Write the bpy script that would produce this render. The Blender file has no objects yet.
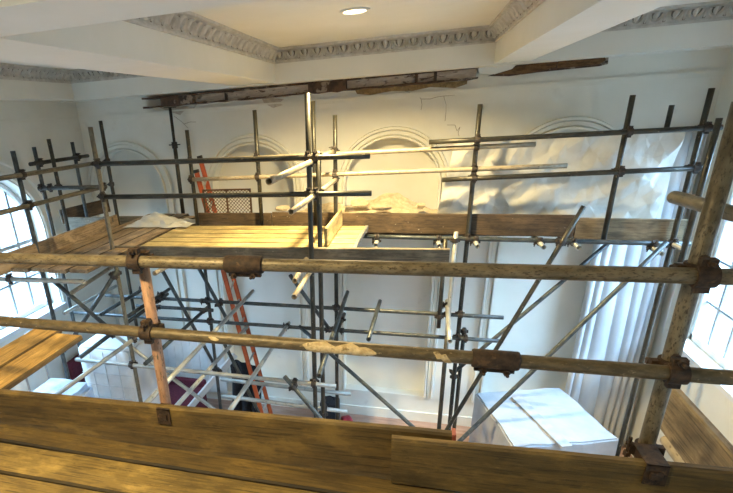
import bpy, bmesh, math, random
from mathutils import Vector, Matrix, noise
random.seed(7)
SC = bpy.context.scene
COL = SC.collection

# ------------------------------------------------------------------ camera
EYE = 4.7
FOC, PPX, PPY = 486.519, 266.434, 314.492
RX = Vector((0.9575655526708174, 0.2817035697931903, -0.060920531054851006))
DY = Vector((0.05240508964661113, -0.3780244554168305, -0.9243112125717936))
FW = Vector((-0.28341121875706077, 0.8818960312148943, -0.3767458974030846))
cam_data = bpy.data.cameras.new('camera')
cam = bpy.data.objects.new('camera', cam_data)
COL.objects.link(cam)
cam_data.sensor_fit = 'HORIZONTAL'
cam_data.sensor_width = 36.0
cam_data.lens = FOC / 733 * 36
cam_data.shift_x = (366.5 - PPX) / 733
cam_data.shift_y = (PPY - 246.5) / 733
cam_data.clip_start = 0.02
mw = Matrix((RX, -DY, -FW)).transposed().to_4x4()
mw.translation = (0, 0, EYE)
cam.matrix_world = mw
SC.camera = cam

# ------------------------------------------------------------------ world, light, exposure
SC.view_settings.view_transform = 'Standard'
SC.view_settings.look = 'None'
SC.view_settings.gamma = 1.0
SC.view_settings.use_curve_mapping = False
SC.view_settings.exposure = 0.25
world = bpy.data.worlds.new('sky')
SC.world = world
world.use_nodes = True
bgn = world.node_tree.nodes['Background']
bgn.inputs[0].default_value = (0.66, 0.85, 1.0, 1)
bgn.inputs[1].default_value = 1.9

def area(name, loc, target, sx, sy, power, color):
    d = bpy.data.lights.new(name, 'AREA')
    d.shape = 'RECTANGLE'; d.size = sx; d.size_y = sy
    d.energy = power; d.color = color
    o = bpy.data.objects.new(name, d); COL.objects.link(o)
    o.location = loc
    o.rotation_euler = (Vector(target) - Vector(loc)).to_track_quat('-Z', 'Y').to_euler()
    return o
DAY = (0.42, 0.69, 1.0)
WIN_L = [(4.9, 0.83, 2.26, 3.40), (1.9, 0.83, 2.26, 3.40), (-1.1, 0.83, 2.26, 3.40)]   # y centre, half width, sill, spring
WIN_R = [(5.72, 0.83, 1.90, 3.65), (2.7, 0.83, 1.90, 3.65), (-0.3, 0.83, 1.90, 3.65)]
for i, w in enumerate(WIN_L):
    area('daylight_left', (-7.0, w[0], 5.4), (-2.6, w[0] + (.6 if i == 0 else 0), 0.3), 3.2, 2.6, (1750, 1050, 560)[i], DAY)
for i, w in enumerate(WIN_R):
    area('daylight_right', (5.2, w[0], 5.2), (0.4, w[0] + (.4 if i == 0 else 0), 0.3), 3.2, 2.6, (1350, 1000, 560)[i], DAY)

# ------------------------------------------------------------------ projection helpers (points on real planes of the hall)
def ray(x, y):
    return RX * ((x - PPX) / FOC) + DY * ((y - PPY) / FOC) + FW
def PY(x, y, v):
    d = ray(x, y); return Vector((0, 0, EYE)) + d * (v / d.y)
def PX(x, y, v):
    d = ray(x, y); return Vector((0, 0, EYE)) + d * (v / d.x)
def PZ(x, y, v):
    d = ray(x, y); return Vector((0, 0, EYE)) + d * ((v - EYE) / d.z)
def proj(p):
    q = Vector(p) - Vector((0, 0, EYE))
    z = q.dot(FW)
    return PPX + FOC * q.dot(RX) / z, PPY + FOC * q.dot(DY) / z
def DT(far, yf, near):
    """a tube running straight into the depth of the hall: far end on plane y = yf, near end as close as it gets to `near`"""
    a = PY(far[0], far[1], yf)
    best = None
    y = 1.9
    while y < yf:
        px, py = proj((a.x, y, a.z))
        e = (px - near[0]) ** 2 + (py - near[1]) ** 2
        if best is None or e < best[0]: best = (e, y)
        y += 0.01
    b = PY(near[0], near[1], best[1])
    return a, b

# ------------------------------------------------------------------ materials
MATS = {}
def base(name):
    m = bpy.data.materials.new(name); m.use_nodes = True
    nt = m.node_tree
    return m, nt, nt.nodes['Principled BSDF']
def mixc(nt, fac, a, b):
    n = nt.nodes.new('ShaderNodeMix'); n.data_type = 'RGBA'
    for k, v in ((6, a), (7, b)):
        if isinstance(v, tuple): n.inputs[k].default_value = (*v, 1)
        else: nt.links.new(v, n.inputs[k])
    if isinstance(fac, float): n.inputs[0].default_value = fac
    else: nt.links.new(fac, n.inputs[0])
    return n.outputs[2]
def noise_tex(nt, scale, detail=6, stretch=(1, 1, 1), coord='Object', rough=0.6):
    tc = nt.nodes.new('ShaderNodeTexCoord'); mp = nt.nodes.new('ShaderNodeMapping')
    mp.inputs['Scale'].default_value = stretch
    nt.links.new(tc.outputs[coord], mp.inputs[0])
    info = nt.nodes.new('ShaderNodeObjectInfo')
    ad = nt.nodes.new('ShaderNodeVectorMath'); ad.operation = 'ADD'
    sc = nt.nodes.new('ShaderNodeMath'); sc.operation = 'MULTIPLY'; sc.inputs[1].default_value = 37.0
    nt.links.new(info.outputs['Random'], sc.inputs[0])
    nt.links.new(mp.outputs[0], ad.inputs[0]); nt.links.new(sc.outputs[0], ad.inputs[1])
    n = nt.nodes.new('ShaderNodeTexNoise'); n.inputs['Scale'].default_value = scale
    n.inputs['Detail'].default_value = detail; n.inputs['Roughness'].default_value = rough
    nt.links.new(ad.outputs[0], n.inputs['Vector'])
    return n.outputs['Fac']
def ramp(nt, fac, p0, p1, smooth=True):
    r = nt.nodes.new('ShaderNodeMapRange')
    r.inputs[1].default_value = p0; r.inputs[2].default_value = p1
    if smooth: r.interpolation_type = 'SMOOTHSTEP'
    nt.links.new(fac, r.inputs[0]); return r.outputs[0]
def bump(nt, b, h, strength, dist=0.01):
    n = nt.nodes.new('ShaderNodeBump'); n.inputs['Strength'].default_value = strength
    n.inputs['Distance'].default_value = dist
    nt.links.new(h, n.inputs['Height']); nt.links.new(n.outputs[0], b.inputs['Normal'])
def mottled(name, c0, c1, scale=4, stretch=(1, 1, 1), rough=0.6, metal=0.0, c2=None, p2=(0.6, 0.7), s2=14, bmp=0.0, lo=0.35, hi=0.65, coord='Object'):
    m, nt, b = base(name)
    f = noise_tex(nt, scale, stretch=stretch, coord=coord)
    c = mixc(nt, ramp(nt, f, lo, hi), c0, c1)
    if c2:
        g = noise_tex(nt, s2, stretch=stretch, coord=coord)
        c = mixc(nt, ramp(nt, g, *p2), c, c2)
    nt.links.new(c, b.inputs['Base Color'])
    b.inputs['Roughness'].default_value = rough; b.inputs['Metallic'].default_value = metal
    if bmp: bump(nt, b, f, bmp)
    MATS[name] = m
    return m
def wood(name, c0, c1, c2, spots=None):
    m, nt, b = base(name)
    grain = noise_tex(nt, 3.0, 8, stretch=(1.2, 26, 26), rough=0.65)
    big = noise_tex(nt, 2.2, 4, stretch=(0.8, 3, 3))
    dirt = noise_tex(nt, 11.0, 10, stretch=(1, 2.2, 2.2), rough=0.8)
    fine = noise_tex(nt, 80.0, 5, stretch=(0.05, 1.2, 1.2), rough=0.7)
    blot = noise_tex(nt, 5.0, 5, stretch=(0.7, 1.6, 1.6), rough=0.65)
    scuff = noise_tex(nt, 12.0, 6, stretch=(0.5, 2.5, 2.5), rough=0.8)
    c = mixc(nt, ramp(nt, grain, 0.3, 0.7), c0, c1)
    c = mixc(nt, ramp(nt, big, 0.42, 0.62), c, c2)
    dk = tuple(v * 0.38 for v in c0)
    lt = tuple(min(.8, v * 1.9 + .02) for v in c1)
    c = mixc(nt, ramp(nt, dirt, 0.54, 0.74), c, dk)
    c = mixc(nt, ramp(nt, scuff, 0.60, 0.76), c, lt)
    c = mixc(nt, ramp(nt, fine, 0.46, 0.66), c, tuple(v * 0.50 for v in c0))
    c = mixc(nt, ramp(nt, blot, 0.50, 0.68), c, tuple(v * 0.62 for v in c0))
    c = mixc(nt, ramp(nt, blot, 0.48, 0.30), c, tuple(min(.85, v * 1.35) for v in c1))
    if spots:
        sp = noise_tex(nt, 30, 3)
        c = mixc(nt, ramp(nt, sp, 0.70, 0.74), c, spots)
    nt.links.new(c, b.inputs['Base Color'])
    b.inputs['Roughness'].default_value = 0.75
    ad = nt.nodes.new('ShaderNodeMath'); ad.operation = 'ADD'
    nt.links.new(grain, ad.inputs[0]); nt.links.new(dirt, ad.inputs[1])
    bump(nt, b, ad.outputs[0], 0.5, 0.006)
    MATS[name] = m
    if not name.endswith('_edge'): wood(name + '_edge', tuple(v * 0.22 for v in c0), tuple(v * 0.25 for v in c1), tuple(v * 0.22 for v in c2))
    return m
mottled('wall_paint', (0.74, 0.73, 0.65), (0.79, 0.78, 0.71), 1.5, rough=0.85, c2=(0.62, 0.60, 0.53), p2=(0.62, 0.8), s2=3)
mottled('ceiling_paint', (0.745, 0.74, 0.67), (0.785, 0.78, 0.72), 1.2, rough=0.85)
mottled('cornice_plaster', (0.50, 0.48, 0.43), (0.62, 0.60, 0.55), 12, rough=0.9)
mottled('cornice_cut_shade', (0.16, 0.15, 0.12), (0.28, 0.26, 0.22), 12, rough=0.9)
mottled('floor_wood', (0.36, 0.22, 0.16), (0.46, 0.31, 0.24), 3, (1, 8, 1), rough=0.55)
mottled('steel_rust', (0.035, 0.022, 0.016), (0.11, 0.06, 0.035), 9, rough=0.8, c2=(0.30, 0.24, 0.19), p2=(0.55, 0.62), s2=6)
mottled('steel_web', (0.48, 0.39, 0.31), (0.62, 0.53, 0.44), 9, (1, 1, 4), rough=0.8, c2=(0.12, 0.07, 0.045), p2=(0.56, 0.64), s2=7)
mottled('raw_brick', (0.22, 0.15, 0.07), (0.38, 0.27, 0.13), 16, rough=0.95, c2=(0.10, 0.06, 0.03), p2=(0.58, 0.7), s2=20, bmp=0.8)
mottled('rotten_timber', (0.085, 0.040, 0.014), (0.20, 0.105, 0.045), 12, (1, 3, 3), rough=0.95, bmp=0.8)
mottled('raw_plaster', (0.46, 0.40, 0.32), (0.58, 0.52, 0.43), 18, rough=0.95, bmp=0.6)
mottled('crack_dark', (0.17, 0.13, 0.08), (0.24, 0.19, 0.12), 10, rough=1)
mottled('tube_near', (0.105, 0.080, 0.040), (0.20, 0.158, 0.09), 12, (2.5, 2.5, 1), rough=0.45, metal=0.2, c2=(0.050, 0.034, 0.016), p2=(0.50, 0.66), s2=60, bmp=0.15)
mottled('tube_near_dark', (0.070, 0.052, 0.024), (0.135, 0.100, 0.050), 24, (2.5, 2.5, 1), rough=0.45, metal=0.2, c2=(0.32, 0.25, 0.15), p2=(0.61, 0.71), s2=40, bmp=0.2)
mottled('tube_peach', (0.28, 0.15, 0.085), (0.40, 0.23, 0.14), 14, (4, 4, 1), rough=0.6, metal=0.1, c2=(0.09, 0.07, 0.045), p2=(0.56, 0.63), s2=30)
mottled('tube_dark', (0.033, 0.032, 0.026), (0.063, 0.058, 0.044), 8, (2, 2, 1), rough=0.42, metal=0.45, c2=(0.22, 0.19, 0.14), p2=(0.62, 0.70), s2=22)
mottled('tube_steel', (0.040, 0.048, 0.050), (0.085, 0.096, 0.096), 14, (2, 2, 1), rough=0.42, metal=0.3, c2=(0.18, 0.19, 0.185), p2=(0.62, 0.72), s2=28)
mottled('tube_light', (0.288, 0.296, 0.272), (0.400, 0.400, 0.368), 7, (2, 2, 1), rough=0.42, metal=0.35, c2=(0.18, 0.18, 0.16), p2=(0.62, 0.70), s2=16)
mottled('tube_tan', (0.11, 0.095, 0.065), (0.19, 0.165, 0.115), 16, (2, 2, 1), rough=0.45, metal=0.25, c2=(0.06, 0.05, 0.035), p2=(0.58, 0.68), s2=34)
mottled('tube_pale', (0.30, 0.25, 0.17), (0.44, 0.37, 0.26), 14, (2, 2, 1), rough=0.5, metal=0.15, c2=(0.14, 0.10, 0.06), p2=(0.58, 0.68), s2=30)
mottled('coupler_rust', (0.020, 0.012, 0.007), (0.058, 0.032, 0.016), 40, rough=0.75, metal=0.2, c2=(0.10, 0.055, 0.025), p2=(0.56, 0.66), s2=25, bmp=0.3)
mottled('coupler_dark', (0.025, 0.022, 0.020), (0.07, 0.055, 0.045), 30, rough=0.6, metal=0.3)
mottled('clip_steel', (0.075, 0.045, 0.02), (0.12, 0.075, 0.035), 25, rough=0.8)
mottled('splash', (0.40, 0.29, 0.14), (0.62, 0.49, 0.28), 40, rough=0.9, c2=(0.20, 0.14, 0.06), p2=(0.56, 0.64), s2=30, bmp=0.6)
wood('deck_wood', (0.125, 0.080, 0.016), (0.235, 0.158, 0.042), (0.175, 0.115, 0.028))
wood('toe_wood', (0.080, 0.049, 0.010), (0.132, 0.083, 0.019), (0.100, 0.063, 0.014))
wood('platform_wood', (0.42, 0.32, 0.13), (0.55, 0.43, 0.20), (0.48, 0.37, 0.16))
wood('left_wood', (0.210, 0.143, 0.075), (0.315, 0.225, 0.128), (0.36, 0.25, 0.14))
wood('grey_wood', (0.112, 0.092, 0.060), (0.168, 0.140, 0.096), (0.17, 0.14, 0.095), (0.42, 0.38, 0.30))
wood('dark_wood', (0.056, 0.036, 0.018), (0.094, 0.061, 0.032), (0.10, 0.065, 0.034), (0.36, 0.32, 0.25))
wood('worn_wood', (0.158, 0.116, 0.064), (0.232, 0.176, 0.101), (0.26, 0.19, 0.105))
wood('orange_wood', (0.50, 0.29, 0.07), (0.62, 0.38, 0.11), (0.56, 0.33, 0.09))
mottled('band_red', (0.25, 0.06, 0.04), (0.34, 0.10, 0.07), 20, rough=0.6, metal=0.3)
mottled('band_grey', (0.26, 0.25, 0.22), (0.38, 0.36, 0.32), 20, rough=0.5, metal=0.5)
mottled('ladder_orange', (0.46, 0.085, 0.022), (0.58, 0.12, 0.035), 12, rough=0.5)
mottled('ladder_rung', (0.40, 0.38, 0.34), (0.52, 0.50, 0.46), 20, rough=0.45, metal=0.5)
mottled('guard_brown', (0.075, 0.035, 0.014), (0.12, 0.06, 0.026), 14, rough=0.6)
mottled('maroon_cloth', (0.075, 0.008, 0.018), (0.11, 0.014, 0.028), 30, rough=0.95)
mottled('sheet_cotton', (0.46, 0.475, 0.485), (0.55, 0.565, 0.575), 3, (1, 1, 0.4), rough=0.9)
mottled('panel_white', (0.60, 0.62, 0.62), (0.70, 0.72, 0.72), 3, rough=0.8)
mottled('window_paint', (0.72, 0.74, 0.75), (0.80, 0.82, 0.83), 3, rough=0.5)
mottled('muntin_paint', (0.30, 0.35, 0.38), (0.38, 0.42, 0.45), 3, rough=0.5)
mottled('black_fabric', (0.008, 0.008, 0.010), (0.02, 0.02, 0.024), 40, rough=0.9)
mottled('red_fabric', (0.28, 0.02, 0.03), (0.38, 0.04, 0.05), 25, rough=0.9)
mottled('rubble', (0.52, 0.42, 0.27), (0.68, 0.57, 0.39), 20, rough=0.95, bmp=0.8)
mottled('tape_grey', (0.36, 0.36, 0.36), (0.44, 0.44, 0.44), 10, rough=0.5)
mottled('seam_grey', (0.46, 0.48, 0.49), (0.54, 0.56, 0.57), 10, rough=0.8)
mottled('trolley_steel', (0.35, 0.36, 0.36), (0.45, 0.46, 0.46), 10, rough=0.35, metal=0.6)
mottled('rubber', (0.012, 0.012, 0.012), (0.03, 0.03, 0.03), 30, rough=0.8)
mottled('blue_plastic', (0.42, 0.56, 0.74), (0.62, 0.70, 0.80), 6, rough=0.3)
def poly(name, col, trans, rough):
    m, nt, b = base(name)
    f = noise_tex(nt, 5, 6)
    c = mixc(nt, ramp(nt, f, 0.35, 0.65), tuple(v * 0.88 for v in col), col)
    nt.links.new(c, b.inputs['Base Color']); b.inputs['Roughness'].default_value = rough
    tl = nt.nodes.new('ShaderNodeBsdfTranslucent'); nt.links.new(c, tl.inputs[0])
    mx = nt.nodes.new('ShaderNodeMixShader'); mx.inputs[0].default_value = trans
    nt.links.new(b.outputs[0], mx.inputs[1]); nt.links.new(tl.outputs[0], mx.inputs[2])
    nt.links.new(mx.outputs[0], nt.nodes['Material Output'].inputs[0])
    MATS[name] = m
poly('polythene', (0.80, 0.79, 0.73), 0.35, 0.42)
poly('polythene_box', (0.46, 0.48, 0.51), 0.1, 0.4)
m, nt, b = base('glass')
tr = nt.nodes.new('ShaderNodeBsdfTransparent'); tr.inputs[0].default_value = (0.93, 0.97, 1, 1)
gl = nt.nodes.new('ShaderNodeBsdfGlossy'); gl.inputs['Roughness'].default_value = 0.04
mx = nt.nodes.new('ShaderNodeMixShader'); mx.inputs[0].default_value = 0.07
nt.links.new(tr.outputs[0], mx.inputs[1]); nt.links.new(gl.outputs[0], mx.inputs[2])
nt.links.new(mx.outputs[0], nt.nodes['Material Output'].inputs[0]); MATS['glass'] = m
m, nt, b = base('lamp_glow')
b.inputs['Base Color'].default_value = (1, 0.9, 0.7, 1)
b.inputs['Emission Color'].default_value = (1, 0.78, 0.42, 1); b.inputs['Emission Strength'].default_value = 14
MATS['lamp_glow'] = m

# ------------------------------------------------------------------ mesh helpers
def link(name, verts, faces, mat, parent=None, matrix=None, smooth=False):
    me = bpy.data.meshes.new(name)
    me.from_pydata([tuple(v) for v in verts], [], faces)
    me.validate(); me.update()
    if mat: me.materials.append(MATS[mat])
    return link_mesh(name, me, parent, matrix, smooth)
def link_mesh(name, me, parent=None, matrix=None, smooth=False):
    if smooth:
        for p in me.polygons: p.use_smooth = True
    o = bpy.data.objects.new(name, me); COL.objects.link(o)
    if parent is not None: o.parent = parent
    if matrix is not None: o.matrix_local = matrix
    return o
def from_bm(name, bm, mat, parent=None, matrix=None, smooth=False):
    me = bpy.data.meshes.new(name); bm.normal_update(); bm.to_mesh(me); bm.free()
    if mat: me.materials.append(MATS[mat])
    return link_mesh(name, me, parent, matrix, smooth)
def tag(o, label=None, cat=None, group=None, kind=None):
    if label: o['label'] = label
    if cat: o['category'] = cat
    if group: o['group'] = group
    if kind: o['kind'] = kind
    return o
def empty(name, loc=(0, 0, 0), matrix=None):
    o = bpy.data.objects.new(name, None); COL.objects.link(o)
    o.empty_display_size = 0.1
    if matrix is not None: o.matrix_world = matrix
    else: o.location = loc
    return o
def box_geo(lo, hi, V, F):
    i = len(V); (a, b, c), (d, e, f) = lo, hi
    V += [(a, b, c), (d, b, c), (d, e, c), (a, e, c), (a, b, f), (d, b, f), (d, e, f), (a, e, f)]
    F += [(i, i+3, i+2, i+1), (i+4, i+5, i+6, i+7), (i, i+1, i+5, i+4), (i+1, i+2, i+6, i+5), (i+2, i+3, i+7, i+6), (i+3, i, i+4, i+7)]
def boxes(name, lst, mat, parent=None, matrix=None):
    V, F = [], []
    for lo, hi in lst: box_geo(lo, hi, V, F)
    return link(name, V, F, mat, parent, matrix)
def bevel_box(name, lo, hi, r, mat, parent=None, matrix=None, seg=2):
    V, F = [], []; box_geo(lo, hi, V, F)
    bm = bmesh.new(); vs = [bm.verts.new(v) for v in V]
    for f in F: bm.faces.new([vs[k] for k in f])
    bmesh.ops.bevel(bm, geom=bm.edges[:], offset=r, segments=seg, affect='EDGES', profile=0.6)
    return from_bm(name, bm, mat, parent, matrix)
def frame(x, zhint):
    x = x.normalized(); z = (zhint - x * zhint.dot(x)).normalized(); y = z.cross(x)
    return Matrix((x, y, z)).transposed().to_4x4()
def along(d):
    return d.to_track_quat('Z', 'Y').to_matrix().to_4x4()
TR = 0.0242
def tube_geo(L, r=TR, wall=0.005, n=18, bow=0.0):
    V, F = [], []
    rings = [(0, r), (L, r), (L, r - wall), (0, r - wall)]
    segs = max(1, int(L / 0.5))
    outer = [(L * k / segs, r) for k in range(segs + 1)]
    inner = [(L, r - wall), (L - 0.12, r - wall), (0.12, r - wall), (0, r - wall)]
    rings = outer + inner
    for (z, rr) in rings:
        for k in range(n):
            a = 2 * math.pi * k / n
            V.append((rr * math.cos(a) + bow * 4 * (z / L) * (1 - z / L), rr * math.sin(a), z))
    m = len(rings)
    for j in range(m):
        for k in range(n):
            a, b = j * n + k, j * n + (k + 1) % n
            c, d = ((j + 1) % m) * n + (k + 1) % n, ((j + 1) % m) * n + k
            F.append((a, b, c, d))
    return V, F
TUBES = {}
GROUPS = {'scaffold_standard': 'upright scaffold tubes', 'guard_rail': 'scaffold guard rails', 'ledger': 'scaffold ledgers below the decks',
          'transom': 'scaffold transoms running into depth', 'diagonal_brace': 'diagonal scaffold braces'}
CATS = {'scaffold_standard': 'scaffold pole', 'guard_rail': 'scaffold rail', 'ledger': 'scaffold tube', 'transom': 'scaffold tube', 'diagonal_brace': 'scaffold brace'}
def tube(key, kind, label, mat, a, b, short=None, r=TR, bow=0.0):
    a, b = Vector(a), Vector(b)
    V, F = tube_geo((b - a).length, r, bow=bow)
    m = along(b - a); m.translation = a
    o = link(kind, V, F, mat, None, m, True)
    tag(o, label, CATS[kind], GROUPS[kind])
    TUBES[key] = (a, b, o, short or label)
    return o
def ring_mesh(nm, r0, r1, L, mat):
    n = 16; V, F = [], []
    for (z, rr) in ((-L/2, r1), (L/2, r1), (L/2, r0), (-L/2, r0)):
        for k in range(n):
            a = 2 * math.pi * k / n
            V.append((rr * math.cos(a), rr * math.sin(a), z))
    for j in range(4):
        for k in range(n):
            F.append((j*n+k, j*n+(k+1) % n, ((j+1) % 4)*n+(k+1) % n, ((j+1) % 4)*n+k))
    # the hinge lug and the bolt flange, both standing off the band
    box_geo((r1 - 0.004, -0.012, -L/2 + 0.006), (r1 + 0.020, 0.012, L/2 - 0.006), V, F)
    box_geo((-r1 - 0.016, -0.010, -L/2 + 0.008), (-r1 + 0.004, 0.010, L/2 - 0.008), V, F)
    me = bpy.data.meshes.new(nm); me.from_pydata(V, [], F); me.update(); me.materials.append(MATS[mat]); return me
def bolt_mesh(mat):
    V, F = [], []
    for (z0, z1, rr, n) in ((-0.045, 0.045, 0.006, 10), (-0.030, -0.014, 0.013, 6), (0.014, 0.026, 0.012, 6)):
        i = len(V)
        for z in (z0, z1):
            for k in range(n):
                a = 2 * math.pi * k / n; V.append((rr * math.cos(a), rr * math.sin(a), z))
        for k in range(n): F.append((i+k, i+(k+1) % n, i+n+(k+1) % n, i+n+k))
        F.append(tuple(i+k for k in reversed(range(n)))); F.append(tuple(i+n+k for k in range(n)))
    me = bpy.data.meshes.new('bolt'); me.from_pydata(V, [], F); me.update(); me.materials.append(MATS[mat]); return me
SADDLE = {m: ring_mesh('saddle', TR + 0.0005, TR + 0.0095, 0.052, m) for m in ('coupler_rust', 'coupler_dark')}
BOLT = {m: bolt_mesh(m) for m in ('coupler_rust', 'coupler_dark')}
def coupler(ka, kb, mat='coupler_dark', word='dark'):
    a0, a1, _, sa = TUBES[ka]; b0, b1, _, sb = TUBES[kb]
    u, v = (a1 - a0), (b1 - b0); w = a0 - b0
    A, B, Cc, D, Ee = u.dot(u), u.dot(v), v.dot(v), u.dot(w), v.dot(w)
    den = A * Cc - B * B
    if abs(den) < 1e-9: den = 1e-9
    s = min(1, max(0, (B * Ee - Cc * D) / den)); t = min(1, max(0, (A * Ee - B * D) / den))
    p, q = a0 + u * s, b0 + v * t
    if (p - q).length > 0.30: print('COUPLER GAP', ka, kb, round((p - q).length, 2))
    mid = (p + q) / 2
    root = empty('scaffold_coupler', mid)
    tag(root, word + ' coupler joining ' + sa + ' to ' + sb, 'coupler', 'scaffold couplers')
    nrm = u.cross(v)
    if nrm.length < 1e-6: nrm = Vector((0, 0, 1))
    for pt, ax in ((p, u), (q, v)):
        mm = frame(nrm.cross(ax), ax)      # local z along the tube
        mm.translation = pt - mid
        link_mesh('saddle', SADDLE[mat], root, mm)
        side = Matrix((mm.col[2].to_3d(), mm.col[0].to_3d(), mm.col[1].to_3d())).transposed().to_4x4()
        side.translation = pt - mid + mm.col[0].to_3d() * (TR + 0.020)
        link_mesh('bolt', BOLT[mat], root, side)
    return root
def board(label, a, b, wdir, W, T, mat, group, cat='scaffold board', name='scaffold_board', bands=None, warp=0.004, seed=0):
    """a plank from a to b (middle of its upper face edge to edge); wdir is the width direction, thickness goes to -normal"""
    a, b = Vector(a), Vector(b); L = (b - a).length
    x = (b - a).normalized(); y = Vector(wdir); y = (y - x * y.dot(x)).normalized(); z = x.cross(y)
    c = min(0.008, T * 0.25)
    prof = [(-W/2 + c, 0), (W/2 - c, 0), (W/2, -c), (W/2, -T + c), (W/2 - c, -T), (-W/2 + c, -T), (-W/2, -T + c), (-W/2, -c)]
    n = max(2, int(L / 0.12)); V, F = [], []
    for k in range(n + 1):
        s = L * k / n
        for (py, pz) in prof:
            w = noise.noise(Vector((s * 1.3, py * 2, seed * 9.1))) * warp
            e = noise.noise(Vector((s * 6, py * 3 + 5, seed * 5.3))) * warp * 0.5 if k not in (0, n) else 0
            V.append((s, py + e, pz + w))
    for k in range(n):
        for j in range(8):
            F.append((k*8 + (j+1) % 8, k*8 + j, (k+1)*8 + j, (k+1)*8 + (j+1) % 8))
    F.append(tuple(range(8))); F.append(tuple(n*8 + j for j in reversed(range(8))))
    m = Matrix((x, y, z)).transposed().to_4x4(); m.translation = a
    o = link(name, V, F, mat, None, m)
    if cat == 'scaffold board' and mat + '_edge' in MATS:     # long sides: site dirt, blackened further so the gaps' shade is painted in
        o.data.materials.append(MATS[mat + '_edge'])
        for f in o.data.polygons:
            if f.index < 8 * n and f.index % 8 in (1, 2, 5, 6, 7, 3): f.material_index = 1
    tag(o, label, cat, group)
    for e in (bands or ()):
        w_ = 0.012 if e[1] == 'band_red' else 0.030
        s0, s1 = (-0.002, w_) if e[0] == 'a' else (L - w_, L + 0.002)
        V, F = [], []
        d = 0.0025
        box_geo((s0, -W/2 - d, -T - d - warp * .5), (s1, W/2 + d, d + warp * .5), V, F)
        link('end_band', V, F, e[1], o)
    return o
def cyl_between(V, F, a, b, r, n=8):
    a, b = Vector(a), Vector(b); m = along(b - a).to_3x3(); i = len(V)
    for p in (a, b):
        for k in range(n):
            t = 2 * math.pi * k / n
            V.append(tuple(p + m @ Vector((r * math.cos(t), r * math.sin(t), 0))))
    for k in range(n): F.append((i+k, i+(k+1) % n, i+n+(k+1) % n, i+n+k))
    F.append(tuple(i+k for k in reversed(range(n)))); F.append(tuple(i+n+k for k in range(n)))

# ------------------------------------------------------------------ THE HALL
XL, XR, YB, YF, SOF, CEIL = -5.1, 3.1, 7.0, -2.6, 5.09, 5.465
def struct(o): o['kind'] = 'structure'; return o
struct(boxes('floor', [((XL - .3, YF - .3, -0.15), (XR + .3, YB + .4, 0))], 'floor_wood'))
struct(boxes('ceiling', [((XL - .3, YF - .3, CEIL), (XR + .3, YB + .4, CEIL + .2))], 'ceiling_paint'))
struct(boxes('wall_front', [((XL - .3, YF - .3, 0), (XR + .3, YF, CEIL))], 'wall_paint'))

def arch_outline(c, hw, sill, spring, n=18):
    pts = [(c - hw, sill), (c + hw, sill)]
    for k in range(n + 1):
        t = math.pi * k / n
        pts.append((c + hw * math.cos(t), spring + hw * math.sin(t)))
    return pts
def holed_wall(name, u0, u1, v0, v1, holes, to3d, depth, back, mat):
    """a wall pierced by arched openings with reveals of the given depth; back=True closes each opening (blind arch)"""
    bm = bmesh.new()
    def loop(pts):
        vs = [bm.verts.new(to3d(u, v, 0)) for u, v in pts]
        return vs, [bm.edges.new((vs[i], vs[(i + 1) % len(vs)])) for i in range(len(vs))]
    nv = 24
    outer = []
    _, es = loop([(u0, v0), (u1, v0), (u1, v1), (u0, v1)])
    edges = list(es); rims = []
    for h in holes:
        vs, e = loop(h); edges += e; rims.append((vs, h))
    bmesh.ops.triangle_fill(bm, use_beauty=True, use_dissolve=False, edges=edges)
    for vs, h in rims:
        bk = [bm.verts.new(to3d(u, v, depth)) for u, v in h]
        n = len(vs)
        for i in range(n): bm.faces.new((vs[i], vs[(i+1) % n], bk[(i+1) % n], bk[i]))
        if back: bm.faces.new(bk)
    bmesh.ops.recalc_face_normals(bm, faces=bm.faces[:])
    return struct(from_bm(name, bm, mat))
NICHE = [(-4.40, 0.62), (-2.32, 0.62), (-0.35, 0.62), (1.72, 0.62)]
NSP = 3.72
holed_wall('wall_back', XL, XR, 0, CEIL, [arch_outline(c, hw, 0.45, NSP) for c, hw in NICHE], lambda u, v, d: (u, YB + d, v), 0.17, True, 'wall_paint')
struct(boxes('wall_back', [((XL, YB + .22, 0), (XR, YB + .4, CEIL))], 'wall_paint'))
holed_wall('wall_left', YF, YB, 0, CEIL, [arch_outline(c, hw, s, sp) for c, hw, s, sp in WIN_L], lambda u, v, d: (XL - d, u, v), 0.32, False, 'wall_paint')
holed_wall('wall_right', YF, YB, 0, CEIL, [arch_outline(c, hw, s, sp) for c, hw, s, sp in WIN_R], lambda u, v, d: (XR + d, u, v), 0.32, False, 'wall_paint')

def ring_strip(path, half_w, depth, to3d, V, F):
    """moulding of rectangular section along an open 2-d path"""
    n = len(path); i0 = len(V)
    for k in range(n):
        p = Vector(path[k]); t = (Vector(path[min(k+1, n-1)]) - Vector(path[max(k-1, 0)])).normalized(); nn = Vector((-t.y, t.x))
        for (o, d) in ((-half_w, 0.0), (-half_w * .6, -depth), (half_w * .6, -depth), (half_w, 0.0)):
            q = p + nn * o; V.append(to3d(q.x, q.y, d))
    for k in range(n - 1):
        for j in range(3):
            a = i0 + k*4 + j; F.append((a, a + 1, a + 5, a + 4))
def arch_path(c, r, base, spring, n=32):
    return [(c + r, base)] + [(c + r * math.cos(math.pi * k / n), spring + r * math.sin(math.pi * k / n)) for k in range(n + 1)] + [(c - r, base)]
tb = lambda u, v, d: (u, YB + d, v)
num = 1
for c, hw in NICHE:
    V, F = [], []
    ring_strip(arch_path(c, 0.735, 0.45, NSP), 0.024, 0.050, tb, V, F)
    ring_strip(arch_path(c, 0.685, 0.45, NSP), 0.034, 0.026, tb, V, F)
    ring_strip(arch_path(c, 0.632, 0.45, NSP), 0.018, 0.055, tb, V, F)
    struct(link('trim_%d' % num, V, F, 'wall_paint')); num += 1
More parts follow.
